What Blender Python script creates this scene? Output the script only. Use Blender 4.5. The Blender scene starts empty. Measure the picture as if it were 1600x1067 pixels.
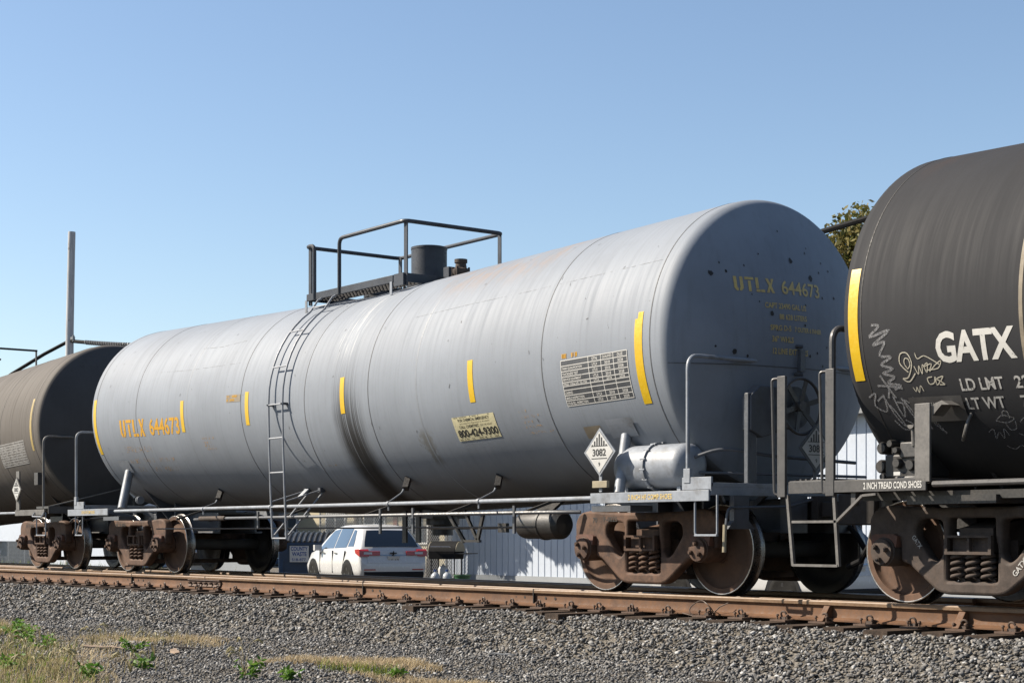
import bpy, bmesh, math, random
import numpy as np
from mathutils import Vector, Matrix
R_ = math.radians
random.seed(7); rng = np.random.default_rng(11)
sc = bpy.context.scene
C = sc.collection

# ------------------------------------------------------------------ camera, sky, sun, exposure
cam_d = bpy.data.cameras.new('camera'); cam = bpy.data.objects.new('camera', cam_d); C.objects.link(cam)
cam.location = (18.951, -12.446, 0.601); cam.rotation_euler = (R_(90), 0, R_(52.846))
cam_d.sensor_width = 36; cam_d.lens = 58.27; cam_d.shift_y = 0.189
cam_d.clip_start = 0.1; cam_d.clip_end = 6000
sc.camera = cam
SUN = Vector((-1.05, -1.0, 1.2)).normalized()
w = bpy.data.worlds.new('World'); sc.world = w; w.use_nodes = True
nt = w.node_tree; nt.nodes.clear()
sky = nt.nodes.new('ShaderNodeTexSky'); sky.sky_type = 'NISHITA'; sky.sun_disc = False
sky.sun_elevation = math.asin(SUN.z); sky.sun_rotation = math.atan2(SUN.x, SUN.y)
sky.altitude = 0; sky.air_density = 1.0; sky.dust_density = 0.6; sky.ozone_density = 1.6
bg = nt.nodes.new('ShaderNodeBackground'); bg.inputs[1].default_value = 0.07
wo = nt.nodes.new('ShaderNodeOutputWorld')
nt.links.new(sky.outputs[0], bg.inputs[0]); nt.links.new(bg.outputs[0], wo.inputs[0])
sd = bpy.data.lights.new('sun', 'SUN'); sd.energy = 5.0; sd.angle = R_(0.55); sd.color = (1.0, 0.90, 0.76)
so = bpy.data.objects.new('sun', sd); C.objects.link(so)
so.rotation_euler = (-SUN).to_track_quat('-Z', 'Y').to_euler(); so.location = (-20, -12, 22)
sc.view_settings.view_transform = 'Standard'; sc.view_settings.look = 'None'
sc.view_settings.exposure = 1.2; sc.view_settings.gamma = 1.0

# ------------------------------------------------------------------ node helpers
ALB = .50      # paints and stone measured against the exposure above
class G:
    def __init__(s, name):
        s.m = bpy.data.materials.new(name); s.m.use_nodes = True
        s.t = s.m.node_tree; s.b = s.t.nodes['Principled BSDF']
    def n(s, ty, **kw):
        o = s.t.nodes.new('ShaderNode' + ty)
        for k, v in kw.items(): setattr(o, k, v)
        return o
    def put(s, sock, v):
        if isinstance(v, bpy.types.NodeSocket): s.t.links.new(v, sock)
        elif isinstance(v, (tuple, list)) and len(v) == 3 and sock.type == 'RGBA': sock.default_value = (*[c * ALB for c in v], 1)
        else: sock.default_value = v
    def coord(s, kind='Object'): return s.n('TexCoord').outputs[kind]
    def mapping(s, vec, scale=(1, 1, 1), loc=(0, 0, 0)):
        o = s.n('Mapping'); s.put(o.inputs[0], vec); o.inputs['Scale'].default_value = scale; o.inputs['Location'].default_value = loc
        return o.outputs[0]
    def noise(s, vec, scale=5, detail=4, rough=.55, out=0):
        o = s.n('TexNoise'); s.put(o.inputs['Vector'], vec)
        o.inputs['Scale'].default_value = scale; o.inputs['Detail'].default_value = detail; o.inputs['Roughness'].default_value = rough
        return o.outputs[out]
    def vor(s, vec, scale=5, feat='F1', out='Distance'):
        o = s.n('TexVoronoi', feature=feat); s.put(o.inputs['Vector'], vec); o.inputs['Scale'].default_value = scale
        return o.outputs[out]
    def math(s, op, a, b=0.0, c=0.0):
        o = s.n('Math', operation=op); s.put(o.inputs[0], a); s.put(o.inputs[1], b); s.put(o.inputs[2], c); return o.outputs[0]
    def rng(s, v, a, b, c=0.0, d=1.0):
        o = s.n('MapRange', interpolation_type='SMOOTHSTEP'); s.put(o.inputs[0], v)
        for i, x in enumerate((a, b, c, d)): s.put(o.inputs[i + 1], x)
        return o.outputs[0]
    def mix(s, f, a, b, mode='MIX'):
        o = s.n('Mix', data_type='RGBA', blend_type=mode); s.put(o.inputs[0], f); s.put(o.inputs[6], a); s.put(o.inputs[7], b); return o.outputs[2]
    def sep(s, v):
        o = s.n('SeparateXYZ'); s.put(o.inputs[0], v); return o.outputs
    def bump(s, h, strength=.3, dist=.01):
        o = s.n('Bump'); s.put(o.inputs['Height'], h); o.inputs['Strength'].default_value = strength; o.inputs['Distance'].default_value = dist
        s.put(s.b.inputs['Normal'], o.outputs[0])
    def fin(s, col, rough=.6, metal=0.0, spec=None):
        s.put(s.b.inputs['Base Color'], col); s.put(s.b.inputs['Roughness'], rough); s.put(s.b.inputs['Metallic'], metal)
        if spec is not None: s.b.inputs['Specular IOR Level'].default_value = spec
        return s.m

MAT = {}
def simple(name, col, rough=.6, metal=0, var=.25, scale=6, bump=0, spec=None, dirt=None, dirt_amt=.5):
    g = G(name); c = g.coord()
    n = g.noise(c, scale, 5, .6); n2 = g.noise(c, scale * 7.3, 3, .6)
    f = g.math('ADD', g.math('MULTIPLY', n, .65), g.math('MULTIPLY', n2, .35))
    lo = tuple(x * (1 - var) for x in col); hi = tuple(min(1, x * (1 + var)) for x in col)
    k = g.mix(g.rng(f, .3, .7), lo, hi)
    if dirt: k = g.mix(g.math('MULTIPLY', g.rng(g.noise(c, scale * .6, 6, .7), .48, .66), dirt_amt), k, dirt)
    if bump: g.bump(f, bump, .01)
    MAT[name] = g.fin(k, g.rng(n2, .2, .8, max(.05, rough - .12), min(1, rough + .12)), metal, spec)
    return MAT[name]

def tank_mat(name, base, dirtcol, streak, rough, special=None, top=None, spec=.2):
    """painted tank shell; UV u = metres along the car, v = metres round the shell (0 at the widest point of the near side)"""
    g = G(name); uv = g.n('UVMap').outputs[0]
    o = g.sep(uv); x, v = o[0], o[1]
    broad = g.noise(g.mapping(uv, (.55, .5, 1)), 1.0, 5, .6)
    run = g.noise(g.mapping(uv, (16, .55, 1)), 1.0, 6, .65)
    fine = g.noise(g.mapping(uv, (55, 1.6, 1)), 1.0, 4, .7)
    spot = g.noise(g.mapping(uv, (9, 5, 1)), 1.0, 5, .7)
    col = g.mix(g.rng(broad, .3, .72), tuple(b * .90 for b in base), tuple(min(1, b * 1.06) for b in base))
    col = g.mix(g.math('MULTIPLY', g.rng(run, .46, .74), streak), col, dirtcol)
    col = g.mix(g.math('MULTIPLY', g.rng(fine, .52, .8), streak * .8), col, tuple(b * .62 for b in base))
    col = g.mix(g.math('MULTIPLY', g.rng(fine, .42, .18), streak * .22), col, tuple(min(1, b * 1.25) for b in base))
    pt = g.noise(g.mapping(uv, (1.1, .9, 1), (3.1, 7.7, 0)), 1.0, 7, .68)
    col = g.mix(g.rng(pt, .54, .62, 0, .16), col, tuple(b * .72 for b in base)); col = g.mix(g.rng(pt, .44, .38, 0, .14), col, tuple(min(1, b * 1.28) for b in base))
    sc_ = g.noise(g.mapping(uv, (40, 40, 1)), 1.0, 2, .5); col = g.mix(g.math('MULTIPLY', g.rng(sc_, .74, .78), .5), col, tuple(b * .4 for b in base))
    # dust and grime on the belly, darkened to stand in for underside shade (a coat with a ragged upper edge)
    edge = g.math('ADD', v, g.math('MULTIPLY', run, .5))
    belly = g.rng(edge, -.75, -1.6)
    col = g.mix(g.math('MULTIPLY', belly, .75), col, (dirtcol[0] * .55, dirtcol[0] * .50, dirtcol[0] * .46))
    if special == 'main':
        # oily spill under the outlet: runs round the shell from the top to the belly
        sp = g.math('MULTIPLY', g.rng(g.math('ABSOLUTE', g.math('SUBTRACT', x, g.math('ADD', 1.02, g.math('MULTIPLY', g.math('SUBTRACT', broad, .5), .35)))), .42, .12), g.rng(v, .8, -.7, .05, 1.0))
        sr = g.math('MULTIPLY', sp, g.rng(g.math('ADD', g.noise(g.mapping(uv, (30, .22, 1)), 1.0, 4, .6), g.math('MULTIPLY', v, -.20)), .38, .60))
        col = g.mix(g.math('MULTIPLY', sr, .96), col, (.022, .020, .019))
        # chalky white wash high on the shell
        wash = g.math('MULTIPLY', g.rng(g.math('ABSOLUTE', g.math('SUBTRACT', x, .85)), .42, .1), g.math('MULTIPLY', g.rng(v, .2, .8), g.rng(v, 2.0, 1.3)))
        col = g.mix(g.math('MULTIPLY', wash, g.rng(g.noise(g.mapping(uv, (26, 1.2, 1)), 1.0, 4, .7), .5, .62, 0, .65)), col, (.75, .76, .76))
        # rust bloom near the top
        rx = g.math('MULTIPLY', g.rng(x, 1.6, 3.0), g.rng(x, 5.0, 4.3))
        rr = g.math('MULTIPLY', rx, g.rng(v, .9, 1.75))
        col = g.mix(g.math('MULTIPLY', rr, g.rng(g.noise(g.mapping(uv, (3.2, 1.3, 1)), 1.0, 7, .72), .46, .66, 0, .75)), col, (.50, .30, .15))
        # patch of olive stain and dark grime specks
        ol = g.math('MULTIPLY', g.rng(g.math('ABSOLUTE', g.math('SUBTRACT', x, g.math('ADD', 2.6, g.math('MULTIPLY', g.math('SUBTRACT', spot, .5), .5)))), .16, .04), g.math('MULTIPLY', g.rng(v, -1.15, -1.0), g.rng(v, -.55, -.7)))
        col = g.mix(g.math('MULTIPLY', ol, .55), col, (.16, .14, .09))
        sk = g.rng(g.noise(g.mapping(uv, (22, 7, 1)), 1.0, 2, .5), .70, .76)
        zone = g.math('MULTIPLY', g.math('MULTIPLY', g.rng(v, -.15, .1), g.rng(v, .95, .5)), g.rng(x, 3.6, 4.4))
        col = g.mix(g.math('MULTIPLY', g.math('MULTIPLY', sk, zone), .8), col, (.08, .085, .09))
    if top:
        t = g.math('MULTIPLY', g.rng(v, 1.1, 2.3), g.rng(g.noise(g.mapping(uv, (2.2, 1.1, 1)), 1.0, 6, .7), .44, .68, 0, top[1]))
        col = g.mix(t, col, top[0])
    h = g.math('ADD', g.math('MULTIPLY', broad, .6), g.math('MULTIPLY', run, .018))
    g.bump(h, .22, .04)
    MAT[name] = g.fin(col, g.rng(run, .25, .8, rough - .08, rough + .12), 0, spec)

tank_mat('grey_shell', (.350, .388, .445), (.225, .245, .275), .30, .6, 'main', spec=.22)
def head_mat(name, base, dirt, rough, spec):
    g = G(name); c = g.coord(); n = g.noise(c, .9, 6, .65); f = g.noise(g.mapping(c, (9, 9, 1.1)), 1.0, 5, .65); k = g.mix(g.rng(n, .3, .7), tuple(b * .9 for b in base), tuple(b * 1.07 for b in base)); k = g.mix(g.rng(f, .5, .75, 0, .35), k, dirt)
    g.bump(n, .2, .04); MAT[name] = g.fin(k, rough, 0, spec)
head_mat('grey_shell_head', (.345, .388, .455), (.24, .265, .30), .6, .2); head_mat('black_shell_head', (.056, .056, .06), (.07, .068, .068), .75, .1); head_mat('sooty_shell_head', (.10, .10, .105), (.07, .068, .066), .75, .1)
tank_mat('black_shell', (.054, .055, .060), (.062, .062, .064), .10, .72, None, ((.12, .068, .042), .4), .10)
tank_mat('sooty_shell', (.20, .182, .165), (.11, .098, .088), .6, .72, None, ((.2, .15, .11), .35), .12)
simple('ladder_paint', (.44, .47, .52), .5, var=.12, scale=5, dirt=(.26, .26, .27), dirt_amt=.4)
simple('slate_paint', (.070, .080, .100), .5, var=.2, scale=5, dirt=(.05, .05, .052), spec=.25)
simple('grey_paint', (.36, .395, .45), .5, var=.16, scale=5, dirt=(.16, .15, .14), dirt_amt=.5)
simple('dark_paint', (.11, .122, .145), .5, var=.2, scale=5, dirt=(.07, .065, .06))
simple('black_paint', (.030, .029, .029), .5, var=.3, scale=6, dirt=(.07, .058, .05), dirt_amt=.4)
simple('black_bar', (.080, .078, .079), .5, var=.25, scale=6, dirt=(.13, .12, .11), dirt_amt=.4)
simple('soot_bar', (.19, .18, .17), .5, var=.25, scale=6, dirt=(.10, .09, .08), dirt_amt=.5)
simple('rust_cast', (.165, .098, .068), .8, var=.45, scale=5, bump=.35, spec=.25, dirt=(.060, .042, .036), dirt_amt=.8)
simple('dark_cast', (.105, .082, .070), .8, var=.38, scale=7, bump=.35, spec=.25, dirt=(.15, .105, .08), dirt_amt=.5)
simple('wheel_rust', (.18, .108, .074), .8, var=.26, scale=4, bump=.2, spec=.2, dirt=(.12, .078, .056), dirt_amt=.5)
simple('wheel_dark', (.045, .040, .038), .55, var=.35, scale=5, bump=.1)
simple('tread', (.30, .29, .285), .33, metal=1.0, var=.3, scale=6)
simple('steel', (.62, .60, .58), .35, metal=1.0, var=.12, scale=8)
simple('grease', (.022, .019, .017), .6, var=.4, scale=8)
simple('rust_red', (.17, .078, .052), .8, var=.35, scale=10, bump=.2)
simple('under_dirt', (.060, .050, .044), .85, var=.4, scale=4, bump=.2)
simple('yellow_tape', (1.0, .62, .012), .4, var=.06, scale=4, dirt=(.80, .47, .01), dirt_amt=.35)
simple('yellow_dull', (.62, .46, .16), .5, var=.12, scale=4, dirt=(.35, .28, .14), dirt_amt=.5)
simple('orange_ink', (.92, .50, .06), .5, var=.12, scale=9)
simple('gold_ink', (.95, .66, .22), .5, var=.15, scale=9)
simple('faded_ink', (.44, .33, .215), .6, var=.2, scale=16)
simple('white_ink', (.74, .735, .70), .5, var=.08, scale=9)
simple('grey_ink', (.47, .465, .45), .5, var=.12, scale=9)
simple('black_ink', (.025, .025, .025), .5, var=.2, scale=9)
simple('sheet_dark', (.075, .082, .095), .5, var=.2, scale=6)
simple('sign_cream', (.86, .79, .50), .5, var=.08, scale=6, dirt=(.66, .61, .40), dirt_amt=.4)
simple('placard_white', (.76, .76, .74), .5, var=.05, scale=5, dirt=(.5, .5, .48), dirt_amt=.3)
simple('chalk', (.40, .40, .41), .9, var=.35, scale=30)
simple('chalk_pale', (.60, .56, .45), .8, var=.2, scale=30)
simple('spray_grey', (.36, .36, .365), .8, var=.3, scale=18)
simple('tan_box', (.42, .36, .24), .6, var=.15, scale=8)
simple('tan_plate', (.30, .25, .18), .7, var=.25, scale=8)
simple('rail_rust', (.200, .100, .050), .75, var=.26, scale=5, bump=.15, spec=.3, dirt=(.115, .060, .036), dirt_amt=.7)
simple('rail_head', (.30, .190, .112), .5, var=.2, scale=5, spec=.4, dirt=(.20, .115, .062), dirt_amt=.5)
simple('rail_shine', (.60, .55, .50), .42, metal=1.0, var=.2, scale=8, dirt=(.40, .26, .17), dirt_amt=.8)
simple('plate_rust', (.150, .088, .058), .8, var=.35, scale=12, bump=.2)
simple('clip_rust', (.115, .075, .055), .6, var=.4, scale=14)
def worn(name, col, lo, hi, scale=30):
    g = G(name); c = g.coord(); n = g.noise(c, scale, 4, .65); k = g.mix(n, tuple(x * .8 for x in col), col); g.fin(k, .8, 0, .15)
    tr = g.n('BsdfTransparent'); mx = g.n('MixShader'); g.put(mx.inputs[0], g.rng(n, lo, hi)); g.t.links.new(tr.outputs[0], mx.inputs[1]); g.t.links.new(g.b.outputs[0], mx.inputs[2])
    g.t.links.new(mx.outputs[0], g.t.nodes['Material Output'].inputs[0]); MAT[name] = g.m
worn('chalk', (.50, .50, .52), .30, .70, 110); worn('chalk_pale', (.80, .75, .62), .26, .5, 110); worn('spray_grey', (.48, .48, .50), .25, .75, 90); worn('faded_ink', (.85, .50, .18), .44, .70, 26)
worn('orange_ink', (.92, .50, .06), .26, .40); worn('white_ink', (.95, .94, .90), .24, .38); worn('grey_ink', (.72, .71, .69), .30, .46); worn('scratch_line', (.55, .57, .60), .42, .6, 12)
def tie_mat():
    g = G('tie_wood'); c = g.coord()
    gr = g.noise(g.mapping(c, (22, 1.6, 22)), 1.0, 5, .65); b = g.noise(c, 2.2, 4, .6)
    k = g.mix(g.rng(gr, .3, .7), (.030, .022, .018), (.120, .085, .062)); k = g.mix(g.rng(b, .45, .7, 0, .5), k, (.15, .10, .07))
    g.bump(gr, .6, .012); MAT['tie_wood'] = g.fin(k, .85, 0, .2)
tie_mat()
def stone_mat():
    g = G('ballast_stone'); c = g.coord()
    r = g.n('NewGeometry').outputs['Random Per Island']
    ramp = g.n('ValToRGB'); g.put(ramp.inputs[0], r)
    cols = [(0, (.085, .088, .094)), (.18, (.145, .147, .152)), (.4, (.215, .213, .212)), (.6, (.30, .292, .282)), (.75, (.25, .215, .175)), (.88, (.42, .413, .40)), (1, (.74, .74, .735))]
    e = ramp.color_ramp.elements
    e[0].position, e[0].color = cols[0][0], (*[c * ALB * .98 for c in cols[0][1]], 1); e[1].position, e[1].color = cols[-1][0], (*[c * ALB * .98 for c in cols[-1][1]], 1)
    for p, q in cols[1:-1]: x = e.new(p); x.color = (*[c * ALB * .98 for c in q], 1)
    n = g.noise(c, 45, 4, .65)
    k = g.mix(g.rng(n, .3, .7, 0, .3), ramp.outputs[0], (.30, .288, .272))
    g.bump(n, .35, .008); MAT['ballast_stone'] = g.fin(k, .85, 0, .25)
stone_mat()
def ground_mat():
    g = G('gravel_ground'); c = g.coord()
    v = g.n('TexVoronoi'); g.put(v.inputs['Vector'], c); v.inputs['Scale'].default_value = 26
    cs = g.sep(v.outputs['Color'])[0]
    n = g.noise(c, .7, 5, .6); f = g.noise(c, 60, 3, .6)
    k = g.mix(cs, (.11, .104, .097), (.32, .30, .27))
    k = g.mix(g.rng(f, .35, .7, 0, .5), k, (.20, .175, .14))
    k = g.mix(g.rng(n, .42, .68, 0, .75), k, (.26, .23, .185))
    g.bump(g.math('SUBTRACT', 1, v.outputs['Distance']), .8, .03); MAT['gravel_ground'] = g.fin(k, .9, 0, .2)
ground_mat()
simple('white_siding', (.72, .80, .92), .5, var=.05, scale=2, dirt=(.6, .65, .72), dirt_amt=.3)
simple('car_white', (.80, .81, .82), .22, var=.02, scale=2)
simple('car_trim', (.02, .02, .022), .6, var=.2, spec=.15)
simple('tyre', (.030, .029, .028), .85, var=.3, scale=20, spec=.1)
simple('rim_metal', (.09, .09, .095), .35, metal=.6)
simple('chrome', (.7, .7, .7), .15, metal=1.0, var=.05)
simple('lamp_red', (.52, .018, .022), .15, var=.1)
simple('lamp_clear', (.72, .68, .67), .12, var=.05)
simple('dumpster_blue', (.012, .055, .14), .42, var=.25, scale=3, dirt=(.02, .07, .15), dirt_amt=.4)
simple('lid_black', (.035, .035, .037), .42, var=.2)
simple('cream_wall', (.60, .53, .37), .7, var=.06)
simple('pale_wall', (.42, .45, .48), .7, var=.08, scale=1)
simple('red_trim', (.22, .07, .045), .7, var=.2)
simple('galv', (.40, .41, .42), .45, metal=.7, var=.2, scale=9)
simple('bark', (.085, .065, .05), .9, var=.4, scale=9, bump=.6)
simple('roof_metal', (.33, .34, .35), .5, var=.12, scale=2)
simple('orange_plastic', (.66, .12, .02), .5, var=.1)
simple('jug_plastic', (.62, .66, .70), .25, var=.1)
simple('blue_cap', (.03, .09, .33), .4)
simple('green_plastic', (.05, .17, .07), .5)
simple('rubber', (.022, .022, .023), .75, var=.3, scale=12, spec=.08)
simple('pale_wood', (.40, .29, .20), .8, var=.3, scale=9, bump=.3)
def pole_mat():
    g = G('pole_wood'); c = g.coord()
    gr = g.noise(g.mapping(c, (14, 14, .7)), 1.0, 6, .7); k = g.mix(g.rng(gr, .3, .7), (.54, .55, .57), (.88, .89, .91))
    k = g.mix(g.rng(g.noise(g.mapping(c, (5, 5, 1.6)), 1.0, 3, .6), .66, .72, 0, .8), k, (.22, .20, .18))
    g.bump(gr, .5, .03); MAT['pole_wood'] = g.fin(k, .85, 0, .2)
pole_mat()
def glass_mat():
    g = G('tinted_glass'); MAT['tinted_glass'] = g.fin((.012, .016, .02), .04, 0, .9)
    g.b.inputs['Coat Weight'].default_value = .6
    g = G('side_glass'); MAT['side_glass'] = g.fin((.03, .05, .07), .05, 0, 1.0); g.b.inputs['Coat Weight'].default_value = 1.0
glass_mat()
def leaf_mat(name, a, b, trans=.35):
    g = G(name); r = g.n('NewGeometry').outputs['Random Per Island']
    k = g.mix(r, a, b); g.fin(k, .6, 0, .25)
    tr = g.n('BsdfTranslucent'); g.put(tr.inputs[0], k)
    mx = g.n('MixShader'); mx.inputs[0].default_value = trans
    g.t.links.new(g.b.outputs[0], mx.inputs[1]); g.t.links.new(tr.outputs[0], mx.inputs[2])
    g.t.links.new(mx.outputs[0], g.t.nodes['Material Output'].inputs[0]); MAT[name] = g.m
leaf_mat('tree_leaf', (.12, .15, .04), (.42, .34, .12))
leaf_mat('dry_grass', (.56, .42, .24), (.98, .80, .50), .3)
leaf_mat('straw_grass', (.34, .28, .10), (.80, .68, .38), .3)
leaf_mat('green_grass', (.14, .24, .03), (.42, .46, .10), .4)
leaf_mat('weed_leaf', (.09, .24, .03), (.24, .40, .07), .4)
leaf_mat('foxtail', (.62, .52, .26), (.9, .82, .5), .4)

# ------------------------------------------------------------------ mesh builder
class MB:
    def __init__(s): s.v = []; s.f = []; s.mi = []; s.cur = 0
    def add(s, vs, fs):
        o = len(s.v); s.v += [tuple(p) for p in vs]; s.f += [tuple(i + o for i in f) for f in fs]; s.mi += [s.cur] * len(fs); return s
    def box(s, c, d, rot=None):
        hx, hy, hz = d[0] / 2, d[1] / 2, d[2] / 2
        vs = [Vector((x, y, z)) for x in (-hx, hx) for y in (-hy, hy) for z in (-hz, hz)]
        if rot is not None: vs = [rot @ v for v in vs]
        vs = [v + Vector(c) for v in vs]
        return s.add(vs, [(0, 1, 3, 2), (4, 6, 7, 5), (0, 4, 5, 1), (2, 3, 7, 6), (0, 2, 6, 4), (1, 5, 7, 3)])
    def b2(s, a, b):
        return s.box([(a[i] + b[i]) / 2 for i in range(3)], [abs(b[i] - a[i]) for i in range(3)])
    def bar(s, p, q, w, t, up=(0, 0, 1)):
        p, q = Vector(p), Vector(q); d = (q - p); L = d.length; d /= L
        u = Vector(up); u = (u - d * u.dot(d))
        u = u.normalized() if u.length > 1e-6 else Vector((1, 0, 0))
        sdv = d.cross(u); rot = Matrix((d, sdv, u)).transposed()
        return s.box((p + q) / 2, (L, w, t), rot)
    def tube(s, path, r, n=8, caps=True, closed=False):
        P = [Vector(p) for p in path]; m = len(P); rr = r if isinstance(r, (list, tuple)) else [r] * m
        T = []
        for i in range(m):
            a = P[(i - 1) % m] if (i or closed) else P[0]; b = P[(i + 1) % m] if (i < m - 1 or closed) else P[-1]
            T.append((b - a).normalized())
        u = T[0].orthogonal().normalized(); vs = []
        for i in range(m):
            u = (u - T[i] * u.dot(T[i])).normalized(); w_ = T[i].cross(u)
            vs += [P[i] + rr[i] * (u * math.cos(2 * math.pi * k / n) + w_ * math.sin(2 * math.pi * k / n)) for k in range(n)]
        fs = [(i * n + k, i * n + (k + 1) % n, ((i + 1) % m) * n + (k + 1) % n, ((i + 1) % m) * n + k) for i in range(m if closed else m - 1) for k in range(n)]
        if caps and not closed: fs += [tuple(range(n))[::-1], tuple((m - 1) * n + k for k in range(n))]
        return s.add(vs, fs)
    def cyl(s, p, q, r, n=16, r2=None): return s.tube([p, q], [r, r if r2 is None else r2], n)
    def lathe(s, prof, c=(0, 0, 0), axis='z', n=32, close=False):
        """prof: list of (radius, along)"""
        vs = []; m = len(prof)
        for (r, h) in prof:
            for k in range(n):
                a = 2 * math.pi * k / n; x, y = r * math.cos(a), r * math.sin(a)
                p = {'z': (x, y, h), 'y': (x, h, -y), 'x': (h, x, y)}[axis]
                vs.append((p[0] + c[0], p[1] + c[1], p[2] + c[2]))
        fs = [(i * n + k, i * n + (k + 1) % n, ((i + 1) % m) * n + (k + 1) % n, ((i + 1) % m) * n + k) for i in range(m if close else m - 1) for k in range(n)]
        if not close:
            if prof[0][0] > 1e-5: fs.append(tuple(range(n))[::-1])
            if prof[-1][0] > 1e-5: fs.append(tuple((m - 1) * n + k for k in range(n)))
        return s.add(vs, fs)
    def prism(s, poly, a, b, axis='y'):
        """poly in the plane across the axis, run from a to b along it"""
        n = len(poly)
        def P(p, h): return {'y': (p[0], h, p[1]), 'x': (h, p[0], p[1]), 'z': (p[0], p[1], h)}[axis]
        vs = [P(p, a) for p in poly] + [P(p, b) for p in poly]
        return s.add(vs, [tuple(range(n))[::-1], tuple(range(n, 2 * n))] + [(i, (i + 1) % n, n + (i + 1) % n, n + i) for i in range(n)])
    def mesh(s, name, mats, smooth=35, fix=True):
        me = bpy.data.meshes.new(name); me.from_pydata(s.v, [], s.f)
        for m in (mats if isinstance(mats, (list, tuple)) else [mats]): me.materials.append(MAT[m])
        me.polygons.foreach_set('material_index', s.mi)
        if fix:
            bm = bmesh.new(); bm.from_mesh(me); bmesh.ops.recalc_face_normals(bm, faces=bm.faces); bm.to_mesh(me); bm.free()
        if smooth:
            me.polygons.foreach_set('use_smooth', [True] * len(me.polygons)); me.set_sharp_from_angle(angle=R_(smooth))
        me.update(); return me
def link(name, me, parent=None, loc=(0, 0, 0), rot=None, bevel=0):
    o = bpy.data.objects.new(name, me); C.objects.link(o)
    if parent is not None: o.parent = parent
    o.location = loc
    if rot is not None: o.rotation_euler = rot
    if bevel:
        b = o.modifiers.new('bevel', 'BEVEL'); b.width = bevel; b.segments = 2; b.limit_method = 'ANGLE'; b.angle_limit = R_(50)
    return o
def part(name, mb, mat, parent, bevel=0, smooth=35, loc=(0, 0, 0)): return link(name, mb.mesh(name, mat, smooth), parent, loc, None, bevel)
def tag(o, label, cat=None, group=None, kind=None):
    if label: o['label'] = label
    if cat: o['category'] = cat
    if group: o['group'] = group
    if kind: o['kind'] = kind
    return o
def thing(name, label, cat, loc=(0, 0, 0), rz=0, group=None):
    o = bpy.data.objects.new(name, None); C.objects.link(o); o.location = loc; o.rotation_euler = (0, 0, rz); o.empty_display_size = .3
    return tag(o, label, cat, group)
def arc(pts, r, n=5):
    """polyline with its corners rounded to radius r"""
    P = [Vector(p) for p in pts]; out = [P[0]]
    for i in range(1, len(P) - 1):
        a = (P[i - 1] - P[i]); b = (P[i + 1] - P[i]); rr = min(r, a.length * .49, b.length * .49)
        p0 = P[i] + a.normalized() * rr; p1 = P[i] + b.normalized() * rr
        for k in range(n + 1):
            t = k / n; out.append(p0 * (1 - t) ** 2 + P[i] * 2 * t * (1 - t) + p1 * t * t)
    out.append(P[-1]); return out

# ------------------------------------------------------------------ lettering
_tc = {}
def text2d(s, bold=.012, space=1.0):
    key = (s, bold, space)
    if key not in _tc:
        cu = bpy.data.curves.new('t', 'FONT'); cu.body = s; cu.size = 1; cu.offset = bold; cu.resolution_u = 3; cu.fill_mode = 'FRONT'; cu.space_character = space
        ob = bpy.data.objects.new('t', cu); C.objects.link(ob)
        me = bpy.data.meshes.new_from_object(ob)
        v = np.array([p.co[:2] for p in me.vertices]); f = [tuple(p.vertices) for p in me.polygons]
        bpy.data.objects.remove(ob); bpy.data.curves.remove(cu); bpy.data.meshes.remove(me)
        v -= v.min(0); v /= v.max(0); _tc[key] = (v, f)
    return _tc[key]
def fit_text(s, w_, h_, x0=0, y0=0, bold=.012, space=1.0):
    v, f = text2d(s, bold, space); return [(x0 + p[0] * w_, y0 + p[1] * h_) for p in v], f
def join2(*ms):
    V = []; F = []
    for v, f in ms: o = len(V); V += v; F += [tuple(i + o for i in q) for q in f]
    return V, F
def rect(x0, y0, x1, y1): return [(x0, y0), (x1, y0), (x1, y1), (x0, y1)], [(0, 1, 2, 3)]
def poly(*p): return list(p), [tuple(range(len(p)))]
def surf(name, vf, fmap, mat, parent, cut=0.0, cutx=0.0):
    """lay flat 2-D shapes on a surface: fmap (x, y) -> 3-D"""
    v, f = vf; bm = bmesh.new(); bv = [bm.verts.new((p[0], p[1], 0)) for p in v]
    for q in f:
        try: bm.faces.new([bv[i] for i in q])
        except ValueError: pass
    ys = [p[1] for p in v]; xs = [p[0] for p in v]
    for c, lo, hi, nrm in ((cut, min(ys), max(ys), (0, 1, 0)), (cutx, min(xs), max(xs), (1, 0, 0))):
        if c:
            t = lo + c
            while t < hi:
                bmesh.ops.bisect_plane(bm, geom=bm.verts[:] + bm.edges[:] + bm.faces[:], plane_co=(t * nrm[0], t * nrm[1], 0), plane_no=nrm); t += c
    for q in bm.verts: q.co = Vector(fmap(q.co.x, q.co.y))
    me = bpy.data.meshes.new(name); bm.to_mesh(me); bm.free(); me.materials.append(MAT[mat])
    return link(name, me, parent)
def ribbon(pts, wd):
    P = [Vector((p[0], p[1])) for p in pts]; V = []; F = []
    for i, p in enumerate(P):
        d = (P[min(i + 1, len(P) - 1)] - P[max(i - 1, 0)]); d = d.normalized() if d.length > 1e-9 else Vector((1, 0)); n_ = Vector((-d.y, d.x)) * wd / 2
        V += [tuple(p + n_), tuple(p - n_)]
    F = [(2 * i, 2 * i + 1, 2 * i + 3, 2 * i + 2) for i in range(len(P) - 1)]; return V, F
def smooth_path(pts, n=6):
    P = [Vector((p[0], p[1])) for p in pts]; out = []
    for i in range(len(P) - 1):
        p0, p1, p2, p3 = P[max(i - 1, 0)], P[i], P[i + 1], P[min(i + 2, len(P) - 1)]
        for k in range(n):
            t = k / n; out.append(.5 * ((2 * p1) + (p2 - p0) * t + (2 * p0 - 5 * p1 + 4 * p2 - p3) * t * t + (3 * p1 - p0 - 3 * p2 + p3) * t ** 3))
    out.append(P[-1]); return out

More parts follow.
